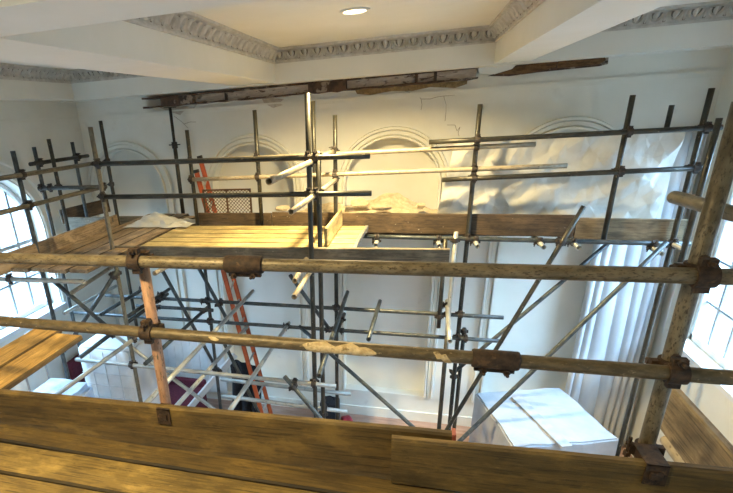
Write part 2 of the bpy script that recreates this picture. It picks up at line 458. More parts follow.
for wl, to3 in ((WIN_L, lambda u, v, d: (XL - d, u, v)), (WIN_R, lambda u, v, d: (XR + d, u, v))):
    for c, hw, s, sp in wl:
        V, F = [], []
        ring_strip(arch_path(c, hw + 0.20, s, sp), 0.03, 0.035, to3, V, F)
        ring_strip(arch_path(c, hw + 0.05, s, sp), 0.03, 0.02, to3, V, F)
        struct(link('trim_%d' % num, V, F, 'wall_paint')); num += 1
# frieze lines, skirting and the boarded dado
V, F = [], []
box_geo((XL, YB - .022, 4.845), (XR, YB, 4.868), V, F); box_geo((XL, YB - .012, 4.80), (XR, YB, 4.845), V, F)
struct(link('trim_%d' % num, V, F, 'wall_paint')); num += 1
for s, x0, x1 in (('left', XL, XL + .02), ('right', XR - .02, XR)):
    struct(boxes('trim_%d' % num, [((x0, YF, 4.845), (x1, YB - .03, 4.868))], 'wall_paint')); num += 1
struct(boxes('baseboard_back', [((XL, YB - .03, 0), (XR, YB, .16))], 'wall_paint'))
struct(boxes('baseboard_left', [((XL, YF, 0), (XL + .03, YB - .04, .16))], 'wall_paint'))
struct(boxes('baseboard_right', [((XR - .03, YF, 0), (XR, YB - .04, .16))], 'wall_paint'))
V, F = [], []
x = XL + .04
while x < -3.05:
    box_geo((x, YB - .075, .17), (x + .148, YB - .045, 1.18), V, F); x += .155
box_geo((XL + .04, YB - .09, 1.18), (-3.02, YB - .035, 1.22), V, F)
struct(link('trim_%d' % num, V, F, 'panel_white')); num += 1

# ceiling beams
struct(boxes('ceiling_beam_back', [((XL, 6.6, SOF - .015), (XR, YB + .1, CEIL))], 'ceiling_paint'))
struct(boxes('ceiling_beam_front', [((XL, 1.57, SOF), (XR, 2.0, CEIL))], 'ceiling_paint'))
struct(boxes('ceiling_beam_left', [((-2.33, 2.0, SOF), (-1.80, 6.6, CEIL)), ((-2.33, YF, SOF), (-1.80, 1.57, CEIL))], 'ceiling_paint'))
struct(boxes('ceiling_beam_right', [((0.75, 2.0, SOF), (1.13, 6.6, CEIL)), ((0.75, YF, SOF), (1.13, 1.57, CEIL))], 'ceiling_paint'))
struct(boxes('ceiling_beam_wall_left', [((XL, 2.0, SOF), (-4.82, 6.6, CEIL)), ((XL, YF, SOF), (-4.82, 1.57, CEIL))], 'ceiling_paint'))
struct(boxes('ceiling_beam_wall_right', [((2.96, 2.0, SOF), (XR, 6.6, CEIL)), ((2.96, YF, SOF), (XR, 1.57, CEIL))], 'ceiling_paint'))

def cornice(a, b, inward):
    """carved leaf cornice from a to b at the foot of the cove; inward points into the coffer"""
    a, b, n = Vector(a), Vector(b), Vector(inward)
    d = (b - a); L = d.length; d.normalize()
    V, F = [], []; V2, F2 = [], []
    prof = [(0.0, -0.165), (0.022, -0.165), (0.022, -0.145), (0.012, -0.138), (0.016, -0.10), (0.035, -0.06), (0.065, -0.030), (0.095, -0.022), (0.095, 0.0)]
    i = len(V)
    for s in (0, L):
        for (o, z) in prof: V.append(tuple(a + d * s + n * o + Vector((0, 0, CEIL + z))))
    m = len(prof)
    for k in range(m - 1): F.append((i + k, i + k + 1, i + m + k + 1, i + m + k))
    k = int(L / 0.155); pitch = L / k
    def P(s, t, h):   # s along, t up the cove (0 bottom .. 1 top), h off its face
        o = 0.014 + 0.072 * t ** 2.2 + h; z = -0.135 + 0.105 * t - h * 0.35
        return tuple(a + d * s + n * o + Vector((0, 0, CEIL + z)))
    for q in range(k):
        c = (q + .5) * pitch
        # a U-shaped shell round each leaf
        steps = 10; j = len(V)
        for e in range(steps + 1):
            th = math.pi * e / steps
            for (rr, h) in ((0.066, 0.002), (0.055, 0.028), (0.044, 0.002)):
                V.append(P(c - rr * math.cos(th), 0.80 - 0.74 * math.sin(th) * rr / 0.066, h))
        for e in range(steps):
            for g in range(2): F.append((j + e*3 + g, j + e*3 + g + 1, j + e*3 + g + 4, j + e*3 + g + 3))
        # dark strip painting in the shade of the cut between shell and leaf
        j = len(V2)
        for e in range(steps + 1):
            th = math.pi * e / steps
            for rr in (0.045, 0.024):
                V2.append(P(c - rr * math.cos(th), 0.84 - 0.74 * math.sin(th) * rr / 0.066, 0.003))
        for e in range(steps): F2.append((j + e*2, j + e*2 + 1, j + e*2 + 3, j + e*2 + 2))
        # the leaf (egg)
        j = len(V); rows = 6
        for e in range(rows + 1):
            t = e / rows; w = 0.026 * math.sin(math.pi * (0.12 + 0.88 * (1 - t)) ** 0.8) + 0.002
            for (o, h) in ((-w, 0.002), (-w * .5, 0.018), (0, 0.026), (w * .5, 0.018), (w, 0.002)):
                V.append(P(c + o, 0.20 + 0.72 * t, h))
        for e in range(rows):
            for g in range(4): F.append((j + e*5 + g, j + e*5 + g + 1, j + e*5 + g + 6, j + e*5 + g + 5))
        # the dart between two leaves
        s0 = c + pitch / 2; j = len(V)
        V += [P(s0 - .009, .15, .003), P(s0, .10, .014), P(s0 + .009, .15, .003), P(s0 - .004, .85, .003), P(s0, .85, .014), P(s0 + .004, .85, .003)]
        F += [(j, j+1, j+4, j+3), (j+1, j+2, j+5, j+4)]
        j = len(V2)  # dark patch for the shade at the dart's foot
        V2 += [P(s0 - .012, .05, .002), P(s0 + .012, .05, .004), P(s0 + .012, .22, .004), P(s0 - .012, .22, .002)]
        F2 += [(j, j+1, j+2, j+3)]
    global num
    o = struct(link('trim_%d' % num, V, F, 'cornice_plaster')); num += 1
    link('cut_shade', V2, F2, 'cornice_cut_shade', o)  # flat dark pieces: shade of the carved recesses put into the colour
for x0, x1 in ((-4.82, -2.33), (-1.80, 0.75), (1.13, 2.96)):
    for y0, y1 in ((2.0, 6.6), (YF + .6, 1.57)):
        cornice((x0, y1, 0), (x1, y1, 0), (0, -1, 0))
        cornice((x0, y0, 0), (x1, y0, 0), (0, 1, 0))
        cornice((x0, y0, 0), (x0, y1, 0), (1, 0, 0))
        cornice((x1, y0, 0), (x1, y1, 0), (-1, 0, 0))

# windows
def window(n, side, c, hw, sill, spring):
    X = XL - .22 if side == 'l' else XR + .20
    sg = -1 if side == 'l' else 1
    root = empty('window_%d' % n, (X, c, sill)); root['kind'] = 'structure'
    def bar(V, F, y0, y1, z0, z1, t=0.03): box_geo((-t, y0 - c, z0 - sill), (t, y1 - c, z1 - sill), V, F)
    V, F = [], []
    to3 = lambda u, v, d: (d * sg, u - c, v - sill)
    path = arch_path(c, hw - .035, sill, spring, 24)
    for d0, sgn in ((0.0, 1),):
        ring_strip(path, .04, .05, lambda u, v, d: (-sg * (0.0 - d) * -1 if False else sg * d, u - c, v - sill), V, F)
        ring_strip(path, .04, -.05, lambda u, v, d: (sg * d, u - c, v - sill), V, F)
    bar(V, F, c - hw, c + hw, sill, sill + .07, .05)
    link('window_frame', V, F, 'window_paint', root)
    V, F = [], []
    nb = 5; pitch = 2 * hw / nb
    for k in range(1, nb):
        y = c - hw + k * pitch
        top = spring + math.sqrt(max(0, (hw - .05) ** 2 - (y - c) ** 2))
        bar(V, F, y - .017, y + .017, sill + .06, top, .016)
    z = sill + .50
    while z < spring + hw - .15:
        half = hw - .04 if z < spring else math.sqrt(max(0, hw * hw - (z - spring) ** 2)) - .03
        t = .024 if abs(z - spring) < .25 else .014
        bar(V, F, c - half, c + half, z - t, z + t, .015)
        z += .49
    link('muntins', V, F, 'muntin_paint', root)
    V = [(0, u - c, v - sill) for u, v in arch_outline(c, hw - .03, sill + .03, spring)]
    link('pane', V, [tuple(range(len(V)))], 'glass', root)
    xa, xb = (XL - .30 - X, XL + .05 - X) if side == 'l' else (XR - .05 - X, XR + .30 - X)
    boxes('window_sill', [((xa, -hw - .06, -.06), (xb, hw + .06, -.002))], 'window_paint', root)
k = 1
for w in WIN_L: window(k, 'l', *w); k += 1
for w in WIN_R: window(k, 'r', *w); k += 1

# the exposed steel beam in its slot under the back cross-beam
sb = empty('steel_beam', (-0.9, 6.96, 4.93))
tag(sb, 'rusty exposed steel beam in the broken slot above the arches', 'steel beam')
SL = (5.035 - 4.93)
def tilt(x): return 0.010 * (x + 0.9)
def slab(name, x0, x1, y0, y1, z0, z1, mat, jag=0.0, seed=1):
    n = max(2, int((x1 - x0) / .12)); V, F = [], []
    rnd = random.Random(seed)
    for k in range(n + 1):
        x = x0 + (x1 - x0) * k / n
        j0, j1 = rnd.uniform(-jag, jag), rnd.uniform(-jag, jag)
        for (y, z) in ((y0, z0 + j0), (y1, z0 + j0), (y1, z1 + j1), (y0, z1 + j1)):
            V.append((x + .9, y - 6.96, z - 4.905 + tilt(x)))
    for k in range(n):
        for j in range(4): F.append((k*4+j, k*4+(j+1) % 4, (k+1)*4+(j+1) % 4, (k+1)*4+j))
    F += [(3, 2, 1, 0), (n*4, n*4+1, n*4+2, n*4+3)]
    return link(name, V, F, mat, sb)
slab('flange', -3.86, 0.62, 6.83, 6.998, 4.915, 4.935, 'steel_rust', .006, 1)
slab('flange', -3.86, 0.62, 6.83, 6.998, 5.030, 5.052, 'steel_rust', .004, 2)
slab('web', -3.50, 0.60, 6.90, 6.93, 4.935, 5.030, 'steel_web', 0, 3)
slab('packing', -3.55, -3.05, 6.80, 6.90, 4.925, 5.035, 'steel_rust', .012, 4)
slab('packing', -1.42, -0.93, 6.80, 6.90, 4.915, 5.03, 'steel_rust', .012, 5)
for x in (-2.6, -0.1, 0.12): slab('stiffener', x, x + .035, 6.86, 6.90, 4.93, 5.035, 'steel_rust', .004, 6)
wl = empty('timber_lintel', (1.35, 6.95, 4.98))
tag(wl, 'rotten brown timber lintel in the ragged hole right of the white packing piece', 'lintel')
def jagged(name, px, Y, T, mat, parent, org):
    """a broken-edged lump: outline given on the plane y = Y, thickness T towards the hall"""
    pts = [PY(x, y, Y) for x, y in px]
    V = [tuple(p - Vector(org)) for p in pts] + [tuple(p + Vector((0, T, 0)) - Vector(org)) for p in pts]
    n = len(pts)
    F = [tuple(range(n)), tuple(range(2*n - 1, n - 1, -1))] + [(i, n + i, n + (i+1) % n, (i+1) % n) for i in range(n)]
    return link(name, V, F, mat, parent)
jagged('hole', [(488, 76), (505, 70), (522, 63), (540, 58), (570, 54), (603, 51), (609, 52), (608, 64), (600, 66), (570, 69), (540, 72), (510, 76)], 6.955, .05, 'steel_rust', wl, (1.35, 6.95, 4.98))
jagged('timber', [(498, 74), (520, 66), (552, 59), (557, 60), (556, 67), (545, 70), (520, 74)], 6.925, .04, 'rotten_timber', wl, (1.35, 6.95, 4.98))
jagged('timber', [(558, 60), (585, 57), (604, 54), (606, 60), (600, 64), (572, 67), (558, 68)], 6.91, .05, 'rotten_timber', wl, (1.35, 6.95, 4.98))
for pts, mt, lab in (
    ([(354, 88), (372, 86), (395, 84), (420, 81), (440, 78), (468, 74), (467, 84), (455, 88), (430, 87), (412, 91), (392, 91), (370, 95), (357, 94)], 'raw_brick', 'long strip of bare brick where plaster broke off under the steel beam'),
    ([(158, 107), (166, 106), (180, 107), (197, 104), (193, 109), (184, 111), (180, 115), (174, 113), (165, 110)], 'raw_plaster', 'ragged patch of bare plaster round the head of the steel prop'),
    ([(262, 99), (272, 98), (284, 99), (279, 103), (283, 105), (273, 108), (264, 103)], 'raw_plaster', 'small flaked plaster patch left of the tall middle standard')):
    o = jagged('plaster_patch', pts, 6.985, .02, mt, None, (0, 0, 0)); tag(o, lab, 'patch', 'broken plaster below the steel beam')
jagged('packing_piece', [(478, 68), (490, 66), (517, 64), (512, 69), (495, 74), (479, 73)], 6.90, .09, 'ceiling_paint', None, (0, 0, 0))
tag(bpy.data.objects['packing_piece'], 'white painted packing piece between steel beam and timber lintel', 'packing')
def crack(label, lines):
    V, F = [], []
    for pts in lines:
        for i in range(len(pts) - 1):
            cyl_between(V, F, PY(*pts[i], 6.999), PY(*pts[i+1], 6.999), 0.0026, 5)
    tag(link('plaster_crack', V, F, 'crack_dark'), label, 'crack', 'cracks in the back wall plaster')
crack('branching crack running down from the beam between two arches', [[(405, 91), (412, 93), (418, 95), (421, 99), (430, 99), (437, 97), (444, 96), (455, 95)], [(421, 99), (422, 105), (421, 110)], [(444, 90), (444, 97), (446, 104), (446, 112), (445, 121)]])
crack('jagged short crack just above the top of the plastic sheet', [[(447, 125), (455, 125), (457, 131), (460, 127), (458, 133), (459, 136)]])
crack('hairline crack beside the head of the steel prop', [[(174, 116), (182, 122), (188, 128)], [(184, 124), (190, 122), (196, 122)]])

# recessed ceiling lamps (one seen, its twins in the other bays of the same ceiling)
def downlight(x, y, power, label):
    r = empty('ceiling_lamp', (x, y, CEIL)); tag(r, label, 'lamp', 'recessed ceiling lamps')
    V, F = [], []; n = 28
    for (rr, z) in ((.125, 0), (.125, -.012), (.098, -.016), (.092, -.006)):
        for k in range(n): V.append((rr * math.cos(2*math.pi*k/n), rr * math.sin(2*math.pi*k/n), z))
    for j in range(3):
        for k in range(n): F.append((j*n+k, j*n+(k+1) % n, (j+1)*n+(k+1) % n, (j+1)*n+k))
    link('lamp_rim', V, F, 'ceiling_paint', r)
    V = [(.093 * math.cos(2*math.pi*k/n), .093 * math.sin(2*math.pi*k/n), -.008) for k in range(n)]
    link('lamp_glass', V, [tuple(range(n))], 'lamp_glow', r)
    d = bpy.data.lights.new('lamp_light', 'AREA'); d.shape = 'DISK'; d.size = .17; d.energy = power; d.color = (1, 0.77, 0.38)
    d.spread = math.radians(146)
    o = bpy.data.objects.new('lamp_light', d); COL.objects.link(o); o.parent = r; o.location = (0, 0, -.03)
downlight(-0.57, 4.69, 190, 'round glowing downlight recessed in the middle ceiling coffer')
downlight(-1.30, 0.5, 66, 'round downlight in the coffer over the near deck, behind the front beam')

# ------------------------------------------------------------------ SCAFFOLD TUBES
S, G, Ld, Tn, Br = 'scaffold_standard', 'guard_rail', 'ledger', 'transom', 'diagonal_brace'
def ext(a, b, ea, eb):
    d = (b - a).normalized(); return a - d * ea, b + d * eb
def drop(p, z=0.0):
    return Vector((p.x, p.y, z))
def std(key, label, short, mat, px, Y, zlow=0.0):
    p = PY(px[0], px[1], Y); tube(key, S, label, mat, drop(p, zlow), p, short)
# the near row, in front of the deck we stand on
tube('nT', G, 'near rusty top guard rail crossing the whole picture', 'tube_near', *ext(PY(0, 258, 1.652), PY(733, 277, 1.652), .5, .5), 'near top rail')
tube('nM', G, 'near rusty lower guard rail, splashed with pale plaster', 'tube_near_dark', *ext(PY(0, 321, 1.652), PY(733, 378, 1.652), .5, .5), 'near lower rail')
a = PY(691.5, 285, 1.704); tube('nR', S, 'thick leaning-looking near upright tube at the right edge', 'tube_near', (a.x, a.y, 0), (a.x, a.y, 4.66), 'near right upright')
a = PY(154, 330, 1.704); tube('nL', S, 'near upright tube with peach paint rising from toe board at left', 'tube_peach', (a.x, a.y, 0), (a.x, a.y, 4.20), 'peach upright')
tube('nH', G, 'short grey return rail passing behind the near right upright', 'tube_tan', PY(674, 197, 2.25), PY(752, 219, 1.82), 'short return rail')
tube('nK', Tn, 'short tan tube end lying below the right return board', 'tube_pale', PY(666, 440, 2.228), PY(666, 440, 2.228) - Vector((0, 1.1, 0)), 'tan tube end')
# front row of the far scaffold
F0, FR = 4.50, 4.448
std('C', 'tall middle front standard reaching up to the steel beam', 'tall middle standard', 'tube_dark', (307.1, 93), F0)
std('C3', 'shorter front standard doubled just right of the tall middle one', 'doubled middle standard', 'tube_dark', (318.2, 151), 4.60)
std('L', 'left front standard at the corner of the front platform', 'left corner standard', 'tube_tan', (90.2, 126.9), F0)
tube('r1', G, 'upper front guard rail from left corner past the middle standards', 'tube_dark', PY(98, 164, FR), PY(370, 155.8, FR), 'upper front rail')
tube('r2', G, 'lower front guard rail from left corner past the middle standards', 'tube_dark', PY(103, 197, FR), PY(371.5, 193.3, FR), 'lower front rail')
tube('s1', Tn, 'pale return rail with open end above, left of the middle standards', 'tube_pale', *DT((333, 151.5), 5.65, (269, 181.5)), 'upper return rail')
tube('s2', Tn, 'pale return rail with open end below, left of the middle standards', 'tube_pale', *DT((335.6, 180), 5.65, (291, 212)), 'lower return rail')
# back row beside the wall
B0, BR = 5.75, 5.70
std('D', 'dark back standard right of the middle pair', 'right middle back standard', 'tube_dark', (335, 115), B0, 0.0)
std('C2', 'thin back standard seen close behind the tall middle one', 'thin middle back standard', 'tube_dark', (312.9, 101), B0, 3.46)
std('S5', 'back standard where the plastic sheet begins, running to the floor', 'sheet-edge standard', 'tube_dark', (480.3, 104), B0)
std('S6', 'back standard in front of the plastic sheet ending below toe board', 'sheet standard', 'tube_dark', (633, 95), B0, 3.30)
std('S7', 'right back standard, left of the last pair before the right wall', 'tall right back standard', 'tube_dark', (712, 88), B0)
std('S8', 'shorter right standard next to the near upright at right', 'short right standard', 'tube_dark', (719.5, 118), 5.30, 3.2)
tube('S9', S, 'short standard top poking up behind the plastic sheet', 'tube_dark', drop(PY(672, 105, 6.3), 3.36), PY(672, 105, 6.3), 'hidden standard')
std('S255', 'back standard in front of the second arch from the left', 'arch standard', 'tube_dark', (254.5, 110), B0, 3.36)
std('S187', 'back standard left of the orange ladder top', 'ladder standard', 'tube_dark', (186.8, 130), B0, 3.36)
tube('r3', G, 'warm lit upper back rail running behind the front rails to the sheet', 'tube_pale', PY(190, 161, BR), PY(535.5, 144.3, BR), 'upper lit back rail')
tube('r4', G, 'warm lit lower back rail running from ladder to the sheet', 'tube_pale', PY(191, 179.6, BR), PY(567, 165.7, BR), 'lower lit back rail')
tube('r5', G, 'top dark rail in front of the plastic sheet', 'tube_dark', PY(429, 142.2, BR - .05), PY(722, 127.3, BR - .05), 'top sheet rail')
tube('r6', G, 'lower dark rail in front of the plastic sheet', 'tube_dark', PY(442, 179.8, BR - .05), PY(707, 167.8, BR - .05), 'lower sheet rail')
tube('lB', Ld, 'long ledger just under the back toe board', 'tube_steel', PY(362, 236.2, BR), PY(690, 244.2, BR), 'back deck ledger')
tube('ll1', Ld, 'upper long lower ledger crossing the blue wall', 'tube_steel', PY(106, 295.4, BR), PY(503.5, 317.6, BR), 'upper wall ledger')
tube('ll3', Ld, 'second long lower ledger crossing the blue wall', 'tube_steel', PY(64, 311.7, BR), PY(503, 341.3, BR), 'second wall ledger')
tube('ll2', Ld, 'short ledger piece between the two long wall ledgers at left', 'tube_steel', PY(136.5, 305.7, BR - .05), PY(213, 310.3, BR - .05), 'short wall ledger')
tube('ll4', Ld, 'low pale ledger from white crate to the black bag', 'tube_light', PY(76, 359.4, FR), PY(336, 386.2, FR), 'low pale ledger')
tube('ll5', Ld, 'low ledger just under the pale one, ending right of the bag', 'tube_light', PY(221, 379.2, 4.9), PY(351, 394.3, 4.9), 'second low ledger')
tube('ll6', Ld, 'lowest ledger crossing in front of the black bag', 'tube_light', PY(222, 396, 4.7), PY(347.5, 411.8, 4.7), 'lowest ledger')
std('S5b', 'pale standard right beside the sheet-edge standard below deck', 'pale lower standard', 'tube_light', (456, 232), 5.62)
std('S5c', 'short hanging tube left of the sheet-edge standard', 'hanging tube', 'tube_dark', (445.5, 239), 5.62, 2.25)
std('S5d', 'short dark standard top standing beside second wall ledger', 'short dark standard', 'tube_dark', (464.3, 328), 5.92)
std('S5e', 'blue-black low standard left of the pale lower standard', 'low blue-black standard', 'tube_dark', (447, 336), 5.30)
std('S210', 'grey standard below platform, left of the red ladder', 'ladder-side standard', 'tube_steel', (203.5, 257), B0)
# left return scaffold
XW = -3.90
tube('W1', S, 'left standard in front of the arched window', 'tube_steel', drop(PX(12.6, 151, XW)), PX(12.6, 151, XW), 'window standard')
tube('W2', S, 'second left standard, right of the arched window', 'tube_steel', drop(PX(33.8, 147, -4.5)), PX(33.8, 147, -4.5), 'second left standard')
tube('W3', S, 'third left standard with green cast, standing at the end boards', 'tube_dark', drop(PX(48.5, 139, -4.36), 3.40), PX(48.5, 139, -4.36), 'third left standard')
tube('W4', S, 'thin fourth left standard near the corner of the hall', 'tube_steel', drop(PX(72, 142, -4.5), 3.40), PX(72, 142, -4.5), 'fourth left standard')
std('L2', 'back left standard close behind the left corner standard', 'left back standard', 'tube_dark', (100.4, 120.7), 5.80, 0.0)
tube('lr1', G, 'upper left rail running back from the window to the corner', 'tube_tan', PX(-22, 182, XW + .052), PX(97, 162.8, XW + .052), 'upper left rail')
tube('lr2', G, 'lower left rail running back from the window to the corner', 'tube_tan', PX(-22, 218.4, XW + .052), PX(104, 186.8, XW + .052), 'lower left rail')
tube('lr3', G, 'short dark upper rail near the corner of the hall', 'tube_dark', PX(30, 164.3, -4.45), PX(88, 155.8, -4.45), 'short dark corner rail')
tube('lr4', G, 'thin cross rail low near the corner of the hall', 'tube_steel', PY(40, 188.4, 5.16), PY(99, 187, 5.16), 'thin corner rail')
tube('la1', Tn, 'pale tube carrying the near ends of the left deck boards', 'tube_light', PZ(-12, 278.5, 3.335), PZ(84, 281.8, 3.335), 'left deck bearer')
tube('la2', Tn, 'tan tube crossing under the corner of the left deck', 'tube_pale', *DT((113, 266), 4.9, (71.5, 293)), 'tan corner tube')
# under the front platform
tube('t3', Tn, 'pale open transom end under the fascia, the lower of two', 'tube_pale', *DT((330, 241), 5.65, (294, 297)), 'lower pale transom')
tube('t4', Tn, 'pale open transom end under the fascia, the upper of two', 'tube_pale', *DT((322, 230), 5.65, (294.5, 281)), 'upper pale transom')
tube('t5', Tn, 'tan transom end under the platform right of the peach upright', 'tube_pale', *DT((215, 239), 5.65, (154.5, 273.5)), 'tan platform transom')
# transoms of the lower lifts, running from the wall towards the deck
for key, lab, sh, mt, far, near, yf in (
    ('d1', 'pale transom at far left meeting the second wall ledger', 'far left transom', 'tube_light', (116, 286), (64, 313.5), 5.9),
    ('d2', 'dark transom left of the left corner standard, below the deck', 'dark left transom', 'tube_steel', (150, 285), (101, 314.5), 5.9),
    ('d3', 'upper of two dark transoms behind the peach upright', 'upper peach-side transom', 'tube_dark', (169.4, 289), (125, 318), 5.95),
    ('d4', 'lower of two dark transoms behind the peach upright', 'lower peach-side transom', 'tube_dark', (167.6, 294), (128, 322), 5.95),
    ('d5', 'dark transom rising to the upper wall ledger left of the ladder', 'dark ladder-side transom', 'tube_steel', (208, 307), (145, 364), 5.85),
    ('d6', 'long pale transom crossing in front of the red ladder', 'long pale transom', 'tube_light', (253, 291), (142, 408), 5.95),
    ('d7', 'lower pale transom ending at the foot of the red ladder', 'lower pale transom tube', 'tube_light', (247, 327), (172, 411), 5.9),
    ('d8', 'pale transom right of the ladder ending at a coupler', 'pale transom', 'tube_light', (289, 323), (227, 415), 5.8),
    ('d9', 'long steep transom right of the middle standards', 'steep middle transom', 'tube_steel', (347.5, 292), (319, 376), 5.95),
    ('d10', 'short steep transom beside the long one, right of the middle standards', 'short steep transom', 'tube_dark', (344.3, 314), (333, 341), 5.9),
    ('d11', 'steep open transom end in the middle of the blue wall', 'lone steep transom', 'tube_steel', (380, 301), (368.5, 339.5), 5.95),
    ('d12', 'pale transom pointing at us beside the sheet-edge standard', 'pale end-on transom', 'tube_light', (446.8, 301), (449.8, 341.5), 5.85)):
    tube(key, Tn, lab, mt, *DT(far, yf, near), sh)
# putlog ends under the back toe board
for key, far, near, lab in (('p1', (375.5, 228), (376, 235.5), 'stub tube under back toe board right of the platform end'),
                            ('p2', (438, 227), (440, 236), 'stub tube under toe board left of sheet-edge standard'),
                            ('p3', (473, 229), (478, 242), 'stub tube under toe board right of sheet-edge standard'),
                            ('p4', (529, 229), (545, 240), 'stub tube under toe board left of the steep brace'),
                            ('p5', (563, 230), (580, 243), 'stub tube under toe board at the steep brace head'),
                            ('p6', (610, 230), (662, 254), 'stub tube slanting out under toe board near right end'),
                            ('p7', (665, 237), (683, 249), 'stub tube under the right end of toe board')):
    a = PY(*near, 5.50); a.z = min(a.z, 3.274)
    b = Vector((a.x - .02, 6.68, 3.274))
    tube(key, Tn, lab, 'tube_light', b, a, lab.replace('stub tube', 'stub').replace('under toe board ', '').replace('under back toe board ', '').replace('slanting out ', ''))
tube('p8', Tn, 'transom carrying the left end of the wall deck, behind left deck', 'tube_steel', (-3.42, 5.55, 3.274), (-3.42, 6.9, 3.274), 'left wall-deck transom')
# braces
for key, lab, sh, mt, p, yp, q, yq in (
    ('x1', 'grey brace falling right from under the left deck', 'left falling brace', 'tube_steel', (50, 278), 4.05, (112, 331), 4.25),
    ('x1b', 'pale brace falling right behind the peach upright', 'peach-side falling brace', 'tube_light', (104, 327), 4.60, (209, 405.5), 4.75),
    ('x2', 'thick brace rising right to the left corner standard', 'left rising brace', 'tube_steel', (64, 351), 4.20, (117.5, 270.5), 4.40),
    ('x3', 'dark brace rising in front of the white crate', 'dark crate brace', 'tube_steel', (80, 357.6), 3.95, (111, 334), 4.30),
    ('x4', 'thick pale brace rising right across the white crate', 'pale crate brace', 'tube_light', (52, 398), 3.45, (134, 339), 4.38),
    ('x6', 'steel brace falling right, left of the ladder, below the platform', 'platform brace', 'tube_steel', (157, 261), 5.25, (219, 373), 5.69),
    ('x7', 'steel brace crossing the ladder-side standard below the platform', 'ladder-side brace', 'tube_steel', (192, 256), 5.60, (228, 321), 5.62),
    ('x7b', 'dark brace falling towards the foot of the red ladder', 'dark ladder-foot brace', 'tube_dark', (222, 339), 5.50, (241, 377), 5.5),
    ('x8', 'thin brace falling to the middle standards under the platform', 'thin middle brace', 'tube_steel', (290, 275), 5.45, (329.5, 329.5), 5.62),
    ('x9', 'long thin brace falling right across the blue wall', 'long wall brace', 'tube_steel', (299, 326), 5.62, (413, 427), 5.0),
    ('x5', 'short brace with dark open end left of the middle standards', 'short open-ended brace', 'tube_steel', (284.5, 376.5), 4.35, (318, 415.5), 4.38),
    ('y1', 'steep dark brace rising in front of the back toe board', 'steep dark brace', 'tube_dark', (584, 206), 5.62, (449, 426), 5.45),
    ('y2', 'thin brace behind the steep one, falling left', 'thin falling brace', 'tube_steel', (617, 236), 6.35, (453, 373), 5.82),
    ('y3', 'long grey brace falling left over the wrapped box', 'long grey brace', 'tube_steel', (667, 242), 5.55, (463, 438), 5.0)):
    a, b = PY(*p, yp), PY(*q, yq)
    if key in ('x9', 'y3', 'y1', 'x5', 'x1b', 'x7b', 'x4'): b = b + (b - a) * (b.z / (a.z - b.z)) if b.z < a.z else b
    tube(key, Br, lab, mt, a, b, sh)

# plaster thrown on the lower near rail
def splash(px, label):
    rail = TUBES['nM']; V, F = [], []
    n = 9
    for k, (x, t0, t1) in enumerate(px):
        a = PY(x, 321 + 57 * x / 733, 1.652)
        for j in range(n):
            th = math.radians(t0 + (t1 - t0) * j / (n - 1))
            rr = TR + .0012 + .0012 * random.random()
            V.append((a.x, a.y - rr * math.cos(th), a.z + rr * math.sin(th)))
    for k in range(len(px) - 1):
        for j in range(n - 1):
            F.append((k*n + j, k*n + j + 1, (k+1)*n + j + 1, (k+1)*n + j))
    o = link('plaster_splash', V, F, 'splash', None, None, True)
    o.parent = rail[2]; o.matrix_parent_inverse = rail[2].matrix_world.inverted(); o['label'] = label
for o in (TUBES['nM'][2],): bpy.context.view_layer.update()
splash([(304, 20, 30), (308, -25, 45), (316, -60, 60), (326, -70, 75), (336, -75, 30), (344, -70, 55), (352, -60, 78), (360, -72, 40), (366, -55, 45), (372, -35, 30), (377, -10, 5)], 'long pale plaster splash')
splash([(433, 40, 50), (437, -10, 55), (441, -5, 30), (445, -50, 40), (449, -60, 0), (452, -45, -30)], 'small pale plaster splash')
splash([(211, 25, 30), (214, 0, 35), (218, -5, 30), (221, 5, 15)], 'tiny pale plaster splash')
# sleeve couplers that join two lengths of the near rails
def sleeve(key, x0, x1, y0, y1, label):
    a, b = PY(x0, y0, 1.652), PY(x1, y1, 1.652)
    m = frame(b - a, Vector((0, 0, 1))); m.translation = (a + b) / 2
    L = (b - a).length
    root = empty('sleeve_coupler', matrix=m); tag(root, label, 'coupler', 'rusty sleeve couplers on the near rails')
    V, F = [], []; n = 20
    prof = [(-L/2, TR + .0004), (-L/2, TR + .007), (-L/2 + .006, TR + .0095), (L/2 - .006, TR + .0095), (L/2, TR + .007), (L/2, TR + .0004)]
    for (s, r) in prof:
        for k in range(n):
            t = 2*math.pi*k/n; V.append((s, r * math.cos(t), r * math.sin(t)))
    for j in range(len(prof) - 1):
        for k in range(n): F.append((j*n+k, (j+1)*n+k, (j+1)*n+(k+1) % n, j*n+(k+1) % n))
    link('sleeve', V, F, 'coupler_rust', root, None, True)
    boxes('flange', [((-L/2 + .01, -.008, -TR - .022), (L/2 - .01, .008, -TR - .006))], 'coupler_rust', root)
    for s in (-L/4, L/4):
        mm = Matrix.Rotation(math.pi/2, 4, 'X'); mm.translation = (s, 0, -TR - .014)
        link_mesh('bolt', BOLT['coupler_rust'], root, mm)
sleeve('nT', 226, 263, 264.0, 264.9, 'rusty sleeve coupler on the near top rail')
sleeve('nM', 472, 519, 357.7, 361.4, 'rusty sleeve coupler on the near lower rail')

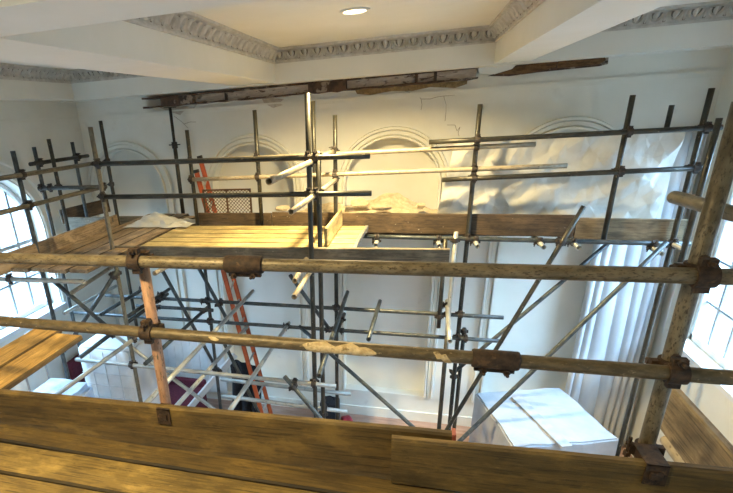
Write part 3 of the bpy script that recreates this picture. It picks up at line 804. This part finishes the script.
# couplers
for ka, kb in (('nT', 'nR'), ('nM', 'nR'), ('nT', 'nL'), ('nM', 'nL')): coupler(ka, kb, 'coupler_rust', 'rusty')
for ka, kb in (('r1', 'C'), ('r1', 'L'), ('r2', 'C'), ('r2', 'L'), ('r1', 'C3'), ('r2', 'C3'), ('s1', 'C'), ('s2', 'C'), ('s1', 'D'), ('s2', 'D'),
               ('r3', 'D'), ('r4', 'D'), ('r3', 'S255'), ('r4', 'S255'), ('r3', 'S187'), ('r4', 'S187'), ('r3', 'S5'), ('r4', 'S5'),
               ('r5', 'S5'), ('r6', 'S5'), ('r5', 'S6'), ('r6', 'S6'), ('r5', 'S7'), ('r6', 'S7'), ('lB', 'S5'), ('lB', 'S7'), ('lB', 'S5b'), ('lB', 'y1'),
               ('lB', 'p1'), ('lB', 'p2'), ('lB', 'p3'), ('lB', 'p4'), ('lB', 'p5'), ('lB', 'p6'), ('lB', 'p7'),
               ('ll1', 'D'), ('ll1', 'S5'), ('ll1', 'S5c'), ('ll1', 'S210'), ('ll1', 'd2'), ('ll1', 'd3'), ('ll1', 'd5'), ('ll1', 'x7'), ('ll1', 'd12'),
               ('ll3', 'D'), ('ll3', 'S5'), ('ll3', 'S5d'), ('ll3', 'S210'), ('ll3', 'd8'), ('ll3', 'd10'), ('ll3', 'x8'),
               ('ll2', 'd4'), ('ll4', 'C'), ('ll4', 'L'), ('ll4', 'x5'), ('ll6', 'C3'),
               ('lr1', 'W1'), ('lr2', 'W1'), ('lr1', 'L2'), ('lr2', 'L2'), ('lr3', 'W2'), ('lr3', 'W4'), ('lr4', 'W2'), ('lr4', 'W3'), ('x2', 'L'), ('la1', 'W1'), ('x4', 'L'), ('y2', 'S5'), ('x6', 'S210'), ('x3', 'x1')):
    coupler(ka, kb)

# steel prop under the beam
p0 = PY(170, 108, 6.84)
pr_ = empty('steel_prop', (p0.x, 6.84, 3.345))
tag(pr_, 'dark adjustable steel prop under the left end of the steel beam', 'prop')
topz = 4.93 - 3.345 + tilt(p0.x)
V, F = tube_geo(1.05, .030); link('outer_tube', V, F, 'tube_dark', pr_, None, True)
V, F = tube_geo(topz - .95, .022); link('inner_tube', V, F, 'tube_dark', pr_, Matrix.Translation((0, 0, .94)), True)
V, F = [], []; cyl_between(V, F, (0, 0, 1.0), (0, 0, 1.09), .042, 14); cyl_between(V, F, (-.09, 0, 1.05), (.09, 0, 1.05), .008, 8); link('collar', V, F, 'coupler_dark', pr_)
boxes('head_plate', [((-.07, -.06, topz - .010), (.07, .06, topz))], 'coupler_dark', pr_)
boxes('base_plate', [((-.07, -.07, 0), (.07, .07, .008))], 'coupler_dark', pr_)

# ------------------------------------------------------------------ BOARDS
DK = 3.335
gn = 'deck boards under our feet'
yy = 1.665
for i, (lab, mt) in enumerate((('front deck board butted against the near toe board', 'toe_wood'), ('second near deck board, behind the front one', 'deck_wood'),
                               ('third near deck board, lighter, at the lower left corner', 'deck_wood'))):
    w = .120 if i == 0 else .179
    board(lab, (-3.0, yy - .188 + w / 2 + .003, DK - i * .001), (1.34, yy - .188 + w / 2 + .003, DK - i * .001), (0, 1, 0), w, .038, mt, gn, seed=i + 1)
    yy -= .188
gt = 'near toe boards'
a, b = PY(0, 388, 1.678), PY(455, 429.5, 1.678)
a.y = b.y = 1.642
def toe(label, a, b, H, T, mat, group, seed, bands=None):
    """a board on edge: a, b are its top edge on the side we see"""
    a, b = Vector(a), Vector(b)
    d = (b - a).normalized(); up = Vector((0, 0, 1)); up = (up - d * d.z).normalized()
    c = (a - up * H / 2); e = (b - up * H / 2)
    return board(label, c, e, up, H, T, mat, group, cat='toe board', name='toe_board', seed=seed, bands=bands)
aa, bb = ext(a, b, .9, 0)
toe('long left near toe board whose red-banded end stops mid picture', aa, bb, .262, .036, 'toe_wood', gt, 11, bands=(('b', 'band_red'),))
a, b = PY(392, 433.5, 1.602), PY(733, 466, 1.602)
a.y = b.y = 1.566
aa, bb = ext(a, b, 0, .12)
toe('right near toe board lapped in front of the left one', aa, bb, .212, .036, 'toe_wood', gt, 12)
# return toe board at the right end
x = 1.12
top0, top1 = PX(679, 382, x), PX(733, 437, x)
a, b = ext(Vector((x, top0.y, 3.525)), Vector((x, top1.y, 3.525)), .10, .55)
toe('worn return toe board running back at the lower right corner', b, a, .215, .038, 'worn_wood', gt, 13)
# toe board clips on the near standards
for sx, lab in ((-1.045, 'small rusty board clip at the foot of the peach upright'), (0.795, 'rusty board clip at the foot of the near right upright')):
    yf = 1.640 if sx < 0 else 1.566
    zc = 3.485 if sx < 0 else 3.50
    r = empty('board_clip', (sx, yf, zc)); tag(r, lab, 'clip', 'toe board clips')
    zt = (3.507 if sx < 0 else 3.574) - zc
    boxes('clip_plate', [((-.032, -.006, zt - .075), (.032, -.001, zt + .004)), ((-.032, -.006, zt), (.032, .110 if sx > 0 else .040, zt + .005))], 'coupler_rust', r)
    bevel_box('wedge', (-.018, -.014, zt - .05), (.018, -.006, zt - .02), .003, 'coupler_rust', r)
# the collar at the foot of the near right upright
r = empty('base_collar', (TUBES['nR'][0].x, 1.704, 3.535)); tag(r, 'dark rusty collar round the near right upright at the toe board', 'coupler')
link_mesh('saddle', SADDLE['coupler_rust'], r); link_mesh('bolt', BOLT['coupler_rust'], r, Matrix.Translation((-.05, 0, 0)))
# two new boards sticking out at the left
g = 'new orange boards at the left'
board('new orange board at far left, the one nearer the window', (-2.495, 1.73, 3.345), (-2.495, 2.62, 3.345), (1, 0, 0), .214, .038, 'orange_wood', g, seed=15, warp=.002)
board('new orange board at left, the one nearer the middle', (-2.268, 1.73, 3.345), (-2.268, 2.545, 3.345), (1, 0, 0), .214, .038, 'orange_wood', g, seed=16, warp=.002)
# front platform
gp = 'yellow boards of the front platform'
names = ('nearest yellow platform board behind the grey fascia', 'second yellow platform board from the fascia', 'middle yellow platform board', 'fourth yellow platform board from the fascia', 'farthest yellow platform board below the back toe board')
y = 4.655
for i in range(5):
    x1 = (-.545, -.55, -.545, -.535, -.525)[i]
    board(names[i], (-2.92, y + .110, 3.452), (x1, y + .110, 3.452), (0, 1, 0), .199, .038, 'platform_wood', gp, seed=20 + i, bands=(('b', 'band_grey'),), warp=.003)
    y += .210
gf = 'toe boards of the far scaffold'
toe('long grey fascia board along the front of the yellow platform', PY(114, 246.2, 4.545), PY(450, 249, 4.545), .205, .038, 'grey_wood', gf, 30)
toe('short warm toe board standing across the platform by middle standards', (-.82, 4.66, 3.655), (-.82, 5.69, 3.655), .195, .03, 'platform_wood', gf, 31)
# left deck
gl_ = 'boards of the left deck'
for i in range(4):
    x = -3.725 + i * .222
    nm = ('left deck board beside the leaning toe board', 'second left deck board from the window side', 'third left deck board from the window side', 'left deck board nearest the front platform')[i]
    board(nm, (x, 3.72 + .03 * (i % 2), 3.42), (x, 6.50 if i < 3 else 6.3, 3.42), (1, 0, 0), .208, .038, 'left_wood', gl_, seed=40 + i)
board('long toe board on edge along the window side of left deck', (-3.880, 3.60, 3.500), (-3.880, 5.76, 3.500), (-.05, 0, 1), .185, .036, 'left_wood', gf, cat='toe board', name='toe_board', seed=45)
board('grey toe board closing the far corner left of corner standards', (-4.62, 5.62, 3.48), (-3.88, 5.62, 3.48), (0, 0, 1), .20, .036, 'grey_wood', gf, cat='toe board', name='toe_board', seed=46)
board('dark toe board slanting behind the grey one in the far corner', (-4.78, 5.75, 3.56), (-4.45, 6.45, 3.60), (0, 0, 1), .20, .036, 'dark_wood', gf, cat='toe board', name='toe_board', seed=47)
# back toe boards
tzl = lambda x: PY(x, 213 + (x - 195) * 5 / 490, 5.80)
toe('short brown back toe board below the wire mesh panel', tzl(195), PY(271, 213.2, 5.80), .225, .036, 'dark_wood', gf, 50)
toe('long dark back toe board with white specks, middle of the wall deck', PY(272, 212.2, 5.80), PY(577, 215.3, 5.80), .235, .036, 'dark_wood', gf, 51)
toe('lighter brown back toe board below the right half of the sheet', PY(578, 218.0, 5.80), PY(688, 219.6, 5.80), .225, .036, 'worn_wood', gf, 52)
# deck along the back wall
gw = 'boards of the wall deck'
HATCH = (-2.98, -2.30)
for i in range(5):
    yc = 5.965 + i * .215
    cut = i < 2
    if cut:
        board('wall deck board left of the ladder hatch, row %s from the toe board' % ('one', 'two')[i], (-3.60 if i == 0 else -3.60, yc, 3.34), (HATCH[0], yc, 3.34), (0, 1, 0), .208, .038, 'worn_wood', gw, seed=60 + i)
        board('wall deck board right of the ladder hatch, row %s from the toe board' % ('one', 'two')[i], (HATCH[1], yc, 3.34), (2.62, yc, 3.34), (0, 1, 0), .208, .038, 'worn_wood', gw, seed=70 + i)
    else:
        board('%s wall deck board counted from the toe board' % ('third', 'fourth', 'last')[i - 2], (-4.9, yc, 3.34), (2.62 if i < 4 else 1.88, yc, 3.34), (0, 1, 0), .208, .038, 'worn_wood', gw, seed=80 + i)

# ------------------------------------------------------------------ LADDER
def ladder():
    root = empty('ladder', (-2.1, 6.0, 0)); tag(root, 'orange-red ladder leaning up through the scaffold left of middle', 'ladder')
    tl, bl_ = PY(196.5, 172, 5.93), PY(257, 396, 5.93)
    tr_, br_ = PY(200, 158, 6.22), PY(270, 410, 6.22)
    def down(t, b):
        d = (b - t); return t + d * (t.z / (t.z - b.z))
    bl_, br_ = down(tl, bl_), down(tr_, br_)
    org = root.location
    for t, b in ((tl, bl_), (tr_, br_)):
        L = (t - b).length
        m = frame(t - b, Vector((0, 1, 0))); m.translation = b - org
        V, F = [], []
        box_geo((0, -.030, -.012), (L, .030, -.006), V, F); box_geo((0, -.030, -.012), (L, -.022, .012), V, F); box_geo((0, .022, -.012), (L, .030, .012), V, F)
        st = link('stile', V, F, 'ladder_orange', root, m)
        boxes('end_cap', [((L - .01, -.034, -.016), (L + .03, .034, .016))], 'rubber', st)
    n = 15
    for k in range(1, n):
        f = k / n
        V, F = [], []
        cyl_between(V, F, bl_.lerp(tl, f) - org, br_.lerp(tr_, f) - org, .014, 10)
        link('rung', V, F, 'ladder_rung', root, None, True)
ladder()

# brick guard: framed wire mesh panel behind the toe board
def guard():
    p, q = PY(203, 189.5, 5.862), PY(251.5, 211, 5.862)
    x0, x1, z1 = p.x, q.x, p.z; z0 = 3.347
    root = empty('brick_guard', ((x0 + x1)/2, 5.862, z0)); tag(root, 'rusty brown framed wire mesh panel on the back toe board', 'mesh panel')
    w, h = x1 - x0, z1 - z0
    fr = []
    for k in (-.5, 0, .5): fr.append(((k*w - .010, -.010, 0), (k*w + .010, .010, h)))
    fr += [((-w/2, -.010, 0), (w/2, .010, .02)), ((-w/2, -.010, h - .02), (w/2, .010, h))]
    boxes('panel_frame', fr, 'guard_brown', root)
    V, F = [], []
    s = .045
    t = -h
    while t < w:
        for sg in (1, -1):
            x_a, x_b = max(0, t), min(w, t + h)
            if x_b > x_a:
                za, zb = x_a - t, x_b - t
                if sg < 0: za, zb = h - za, h - zb
                cyl_between(V, F, (x_a - w/2, 0, za), (x_b - w/2, 0, zb), .004, 4)
        t += s
    link('wire_mesh', V, F, 'guard_brown', root)
guard()

# ------------------------------------------------------------------ PLASTIC SHEETS
def grid_sheet(name, P, nu, nv, mat, thick, smooth=True):
    V = [P(i / nu, j / nv) for j in range(nv + 1) for i in range(nu + 1)]
    F = [(j*(nu+1)+i, j*(nu+1)+i+1, (j+1)*(nu+1)+i+1, (j+1)*(nu+1)+i) for j in range(nv) for i in range(nu)]
    o = link(name, V, F, mat, None, None, smooth)
    md = o.modifiers.new('thickness', 'SOLIDIFY'); md.thickness = thick
    return o
def ridge(t): return 1 - abs(2 * (t - math.floor(t)) - 1)
def tarp():
    tl, tr_, bl_, br_ = PY(456, 141, 5.98), PY(690, 130, 5.98), PY(435, 207, 5.98), PY(659, 217, 5.98)
    bl_.z = br_.z = 3.36
    rnd = random.Random(21); nu, nv = 34, 12; V, F = [], []
    for j in range(nv + 1):
        for i in range(nu + 1):
            u = i / nu + (rnd.uniform(-.42, .42) / nu if 0 < i < nu else 0)
            v = j / nv + (rnd.uniform(-.42, .42) / nv if 0 < j < nv else 0)
            p = (tl.lerp(tr_, u)).lerp(bl_.lerp(br_, u), v)
            d = .050 * (ridge(u * 4.3 + v * 1.9 + .5 * noise.noise(Vector((u * 3, v * 2, 1)))) ** 1.5 - .4)
            d += .045 * (ridge(u * 2.1 - v * 1.2 + .25) ** 1.6 - .35)
            d += rnd.uniform(-.013, .013)
            d += .05 * math.exp(-((u - .06) ** 2) / .004) * (1 - v)
            y = p.y + .075 - d
            z = p.z + (1 - v) * (.05 * noise.noise(Vector((u * 9, 2, 0))) + rnd.uniform(-.015, .015))
            V.append((p.x, max(5.87, y), z))
    for j in range(nv):
        for i in range(nu):
            a, b, c, d = j*(nu+1)+i, j*(nu+1)+i+1, (j+1)*(nu+1)+i+1, (j+1)*(nu+1)+i
            F += [(a, b, c), (a, c, d)] if (i * 7 + j * 3) % 5 < 2 else [(a, b, d), (b, c, d)]
    o = link('plastic_sheet', V, F, 'polythene')
    sub = o.modifiers.new('soften', 'SUBSURF'); sub.subdivision_type = 'CATMULL_CLARK'; sub.levels = 1; sub.render_levels = 1
    md = o.modifiers.new('thickness', 'SOLIDIFY'); md.thickness = .003
    tag(o, 'translucent white plastic sheet hung in folds from the top sheet rail', 'plastic sheet')
tarp()
def crumple(u, v):
    c = PZ(168, 214, 3.52)
    x = -3.66 + .92 * u; y = 5.50 + .50 * v
    h = .10 * math.exp(-((u - .35) ** 2 / .05 + (v - .6) ** 2 / .12)) + .05 * abs(noise.noise(Vector((u * 6, v * 4, 2)))) + .02 * ridge(u * 5 + v * 3)
    edge = min(u, 1 - u, v, 1 - v)
    return (x + .05 * noise.noise(Vector((v * 5, 3, u))), y + .05 * noise.noise(Vector((u * 5, 8, v))), 3.475 + h * min(1, edge * 6))
o = grid_sheet('plastic_sheet', crumple, 40, 26, 'polythene', .002, False)
tag(o, 'crumpled clear plastic sheet lying on the platform at left', 'plastic sheet')

# pleated dust sheet hanging at the right end of the back wall
def pleats(u, v):
    x = 2.14 + u * .90
    z = 4.25 * (1 - v) + .02 * v
    ph = u * 7.0 + .25 * math.sin(u * 9)
    a = abs(math.sin(math.pi * ph)) ** 0.8
    return (x + .03 * math.sin(v * 3 + u * 9), 6.90 - 0.052 * a * (0.75 + .25 * v) - .02 * v, z)
o = grid_sheet('dust_sheet', pleats, 130, 24, 'sheet_cotton', .004)
tag(o, 'tall white pleated dust sheet hanging in the right back corner', 'dust sheet')

# ------------------------------------------------------------------ RUBBLE
def heap(u, v):
    x = -1.75 + 2.30 * u; y = 6.25 + .70 * v
    h = .27 * math.sin(math.pi * min(1, u * 1.0)) ** .6 * (.25 + .75 * v) * (.7 + .6 * noise.noise(Vector((u * 4, v * 2, 5))))
    h += .03 * noise.noise(Vector((u * 22, v * 9, 1)))
    e = min(u, 1 - u) * 8
    return (x, y, 3.352 + max(0.0, h) * min(1, e) * (min(1, v * 3)))
o = grid_sheet('plaster_rubble', heap, 70, 24, 'rubble', .004, False)
tag(o, 'heap of crumbled yellow-lit plaster along the wall behind toe board', 'rubble', None, 'stuff')
def slab_piece(px, Y, L, W, T, rz, rx, label):
    p = PY(*px, Y); rnd = random.Random(px[0])
    n = 7; pts = []
    for k in range(n):
        t = 2*math.pi*k/n + rnd.uniform(-.2, .2); pts.append((L/2 * math.cos(t) * rnd.uniform(.75, 1.1), W/2 * math.sin(t) * rnd.uniform(.75, 1.1)))
    V = [(x, y, -T/2) for x, y in pts] + [(x * .94, y * .94, T/2) for x, y in pts]
    F = [tuple(range(n - 1, -1, -1)), tuple(range(n, 2*n))] + [(i, (i+1) % n, n + (i+1) % n, n + i) for i in range(n)]
    m = Matrix.Translation(p) @ Matrix.Rotation(rz, 4, 'Z') @ Matrix.Rotation(rx, 4, 'X')
    tag(link('plaster_slab', V, F, 'rubble', None, m), label, 'plaster slab', 'broken plaster slabs on the wall deck')
slab_piece((359, 203), 6.55, .34, .16, .03, -.3, .7, 'broken plaster slab tilted on the rubble right of the standards')
slab_piece((381, 207.5), 6.40, .26, .13, .03, -.1, .35, 'flat broken plaster slab on the rubble in middle of arch')
slab_piece((349, 209), 6.35, .14, .10, .05, .5, .3, 'small plaster lump beside the right middle back standard')
slab_piece((283, 208.5), 6.45, .24, .12, .03, .2, .4, 'broken plaster slab left of the middle standards')
slab_piece((421, 205.5), 6.45, .16, .10, .04, .9, .4, 'small plaster lump at the right end of the rubble')

# ------------------------------------------------------------------ THINGS DOWN ON THE FLOOR
# wrapped box at the right
def wrapped_box():
    c = [PZ(475, 393, 1.0), PZ(560, 387, 1.0), PZ(620, 440, 1.0), PZ(514, 448, 1.0)]
    o0 = sum(c, Vector()) / 4; ex = ((c[1] - c[0]) + (c[2] - c[3])) / 2; ey = ((c[0] - c[3]) + (c[1] - c[2])) / 2
    rot = math.atan2(ex.y, ex.x)
    root = empty('wrapped_box', matrix=Matrix.Translation((o0.x, o0.y, 0)) @ Matrix.Rotation(rot, 4, 'Z'))
    tag(root, 'big box wrapped in pale plastic on the floor at lower right', 'box')
    inv = (Matrix.Translation((o0.x, o0.y, 0)) @ Matrix.Rotation(rot, 4, 'Z')).inverted()
    q = [inv @ p for p in c]
    bm = bmesh.new()
    top = [bm.verts.new(p) for p in q]; bot = [bm.verts.new((p.x * 1.03, p.y * 1.03, 0.0)) for p in q]
    bm.faces.new(list(reversed(top))); bm.faces.new(bot)
    for i in range(4): bm.faces.new((top[i], top[(i+1) % 4], bot[(i+1) % 4], bot[i]))
    bmesh.ops.recalc_face_normals(bm, faces=bm.faces[:])
    bmesh.ops.bevel(bm, geom=bm.edges[:], offset=.02, segments=2, affect='EDGES')
    bmesh.ops.triangulate(bm, faces=bm.faces[:])
    bmesh.ops.subdivide_edges(bm, edges=bm.edges[:], cuts=5, use_grid_fill=True)
    for v in bm.verts:
        n_ = noise.noise(v.co * 4) * .018 + .010 * ridge(v.co.x * 3 + v.co.y * 4 + v.co.z * 2)
        if v.co.z > .02: v.co += Vector((n_ * .5, n_ * .5, n_ if v.co.z > .9 else 0))
    from_bm('plastic_wrap', bm, 'polythene_box', root)
    s0, s1 = inv @ PZ(516, 397, 1.02), inv @ PZ(567, 447, 1.02)
    d = (s1 - s0).normalized(); n = Vector((-d.y, d.x, 0)) * .062
    V = [s0 - n, s1 - n, s1 + n, s0 + n]; V = [Vector((p.x, p.y, 1.005)) for p in V] + [Vector((p.x, p.y, 1.032)) for p in V]
    link('wide_tape', V, [(0, 3, 2, 1), (4, 5, 6, 7), (0, 1, 5, 4), (1, 2, 6, 5), (2, 3, 7, 6), (3, 0, 4, 7)], 'tape_grey', root)['label'] = 'wide grey strip across the top'
wrapped_box()
# white sheeted crate and blue bundle at the left
a, b = PY(76, 347, 4.7), PY(129, 351, 4.7)
r = empty('sheeted_crate', ((a.x + b.x)/2, 5.0, 0)); tag(r, 'tall white sheet-covered crate below the left deck', 'crate')
w, h = b.x - a.x, a.z
def crate_skin(name):
    bm = bmesh.new(); V, F = [], []; box_geo((-w/2, -.3, 0), (w/2, .35, h), V, F)
    vs = [bm.verts.new(v) for v in V]
    for f in F: bm.faces.new([vs[k] for k in f])
    bmesh.ops.bevel(bm, geom=bm.edges[:], offset=.025, segments=2, affect='EDGES')
    bmesh.ops.subdivide_edges(bm, edges=bm.edges[:], cuts=6, use_grid_fill=True)
    for v in bm.verts:
        if v.co.z > .05: v.co.y += .012 * noise.noise(v.co * 5)
    return from_bm(name, bm, 'panel_white', r, None, True)
crate_skin('cover')
V, F = [], []
for k in range(1, 5): box_geo((-w/2 + .02, -.318, h * (1 - k * .085)), (w/2 - .02, -.308, h * (1 - k * .085) + .006), V, F)
for k in range(1, 4): box_geo((-w/2 + w * k / 4, -.318, .3), (-w/2 + w * k / 4 + .006, -.308, h - .04), V, F)
link('seams', V, F, 'seam_grey', r)
r = empty('wrapped_bundle', (-3.75, 3.85, 0)); tag(r, 'blue-white plastic-wrapped bundle under the orange boards at left', 'bundle')
bm = bmesh.new(); V, F = [], []; box_geo((-.34, -.28, 0), (.30, .28, 2.0), V, F)
vs = [bm.verts.new(v) for v in V]
for f in F: bm.faces.new([vs[k] for k in f])
bmesh.ops.bevel(bm, geom=bm.edges[:], offset=.06, segments=3, affect='EDGES'); bmesh.ops.subdivide_edges(bm, edges=bm.edges[:], cuts=4, use_grid_fill=True)
for v in bm.verts:
    if v.co.z > .1: v.co += Vector((noise.noise(v.co * 3), noise.noise(v.co * 3 + Vector((5, 0, 0))), noise.noise(v.co * 4))) * .035
from_bm('wrap', bm, 'blue_plastic', r)
boxes('strap', [((-.36, -.30, 1.35), (.32, .30, 1.40))], 'seam_grey', r)
# trolley whose hoop handle shows beside the left window
hp = [PX(17, 345, -4.6), PX(19, 341, -4.6), PX(25, 335, -4.6), PX(30, 331.5, -4.6), PX(34, 334, -4.6), PX(40, 344, -4.6)]
r = empty('sack_trolley', (-4.6, 4.2, 0)); tag(r, 'grey tubular hoop handle of a trolley under the left window', 'trolley')
org = Vector((-4.6, 4.2, 0))
pts = [Vector((hp[0].x, hp[0].y, .12))] + hp + [Vector((hp[-1].x, hp[-1].y, .12))]
V, F = [], []
for i in range(len(pts) - 1): cyl_between(V, F, pts[i] - org, pts[i+1] - org, .013, 10)
link('handle', V, F, 'trolley_steel', r)
y0, y1 = pts[0].y - org.y, pts[-1].y - org.y
boxes('toe_plate', [((-.01, y0, .02), (.28, y1, .03))], 'trolley_steel', r)
for yy_ in (y0, y1):
    V, F = [], []; cyl_between(V, F, (-.08, yy_ - .025, .11), (-.08, yy_ + .025, .11), .11, 20); link('wheel', V, F, 'rubber', r)
boxes('cross_bar', [((-.01, y0, .8), (.01, y1, .83)), ((-.01, y0, 1.4), (.01, y1, 1.43))], 'trolley_steel', r)
# maroon benches
def bench(x0, x1, y0, y1, seat, back, label, side):
    cx, cy = (x0 + x1)/2, (y0 + y1)/2
    r = empty('upholstered_bench', (cx, cy, 0)); tag(r, label, 'bench', 'maroon benches')
    hx, hy = (x1 - x0)/2, (y1 - y0)/2
    bevel_box('seat', (-hx, -hy, seat - .12), (hx, hy, seat), .03, 'maroon_cloth', r)
    if side == 'back': bevel_box('backrest', (-hx, hy - .10, seat - .02), (hx, hy, back), .03, 'maroon_cloth', r)
    else: bevel_box('backrest', (-hx, -hy, seat - .02), (-hx + .10, hy, back), .03, 'maroon_cloth', r)
    bevel_box('plinth', (-hx + .02, -hy + .02, 0), (hx - .02, hy - .02, seat - .115), .01, 'maroon_cloth', r)
bench(-4.30, -3.28, 5.95, 6.62, .50, .62, 'low maroon upholstered bench by the back wall left of the ladder', 'back')
bench(-4.95, -4.35, 5.35, 6.60, .95, 1.45, 'maroon upholstered bench against the left wall', 'side')
# white plank leaning behind the ladder
a, b = PY(181, 420, 5.70), PY(236, 355, 6.40)
board('white painted plank leaning left of the red ladder', a, b, (0.3, -0.2, 0.9), .17, .035, 'panel_white', 'loose planks', cat='plank', name='painted_plank', seed=90)
# black sheet added in place of the dark void behind the ladder foot
def dark(u, v):
    p = PY(229, 358, 6.5).lerp(PY(258, 366, 6.5), u)
    z = p.z * (1 - v) + .02 * v
    return (p.x + .02 * math.sin(v * 5), 6.5 - .05 * math.sin(u * 17) * (.4 + v * .6), z)
o = grid_sheet('dark_void_sheet', dark, 40, 12, 'black_fabric', .006)
tag(o, 'black sheet added as the dark void behind the foot of the red ladder', 'dark sheet')
# black bag with a red bundle
p = PZ(331, 417, .0)
r = empty('work_bag', (p.x, 6.72, 0)); tag(r, 'black work bag on the floor right of the middle standards', 'bag')
bevel_box('bag_body', (-.15, -.12, 0), (.15, .12, .40), .05, 'black_fabric', r, None, 3)
bevel_box('front_pocket', (-.11, -.16, .05), (.11, -.11, .24), .02, 'black_fabric', r)
V, F = [], []
hpts = [(-.07, 0, .395), (-.06, 0, .44), (0, 0, .46), (.06, 0, .44), (.07, 0, .395)]
for i in range(4): cyl_between(V, F, hpts[i], hpts[i+1], .010, 8)
link('carry_handle', V, F, 'black_fabric', r)
r = empty('cloth_bundle', (p.x + .27, 6.70, 0)); tag(r, 'red cloth bundle on the floor beside the black bag', 'bundle')
bm = bmesh.new(); bmesh.ops.create_icosphere(bm, subdivisions=4, radius=.085)
for v in bm.verts:
    v.co += v.co.normalized() * (.03 * noise.noise(v.co * 9) + .02 * ridge(v.co.x * 9 + v.co.y * 4)); v.co.z = max(0, v.co.z * .7 + .05)
from_bm('red_cloth', bm, 'red_fabric', r, None, True)
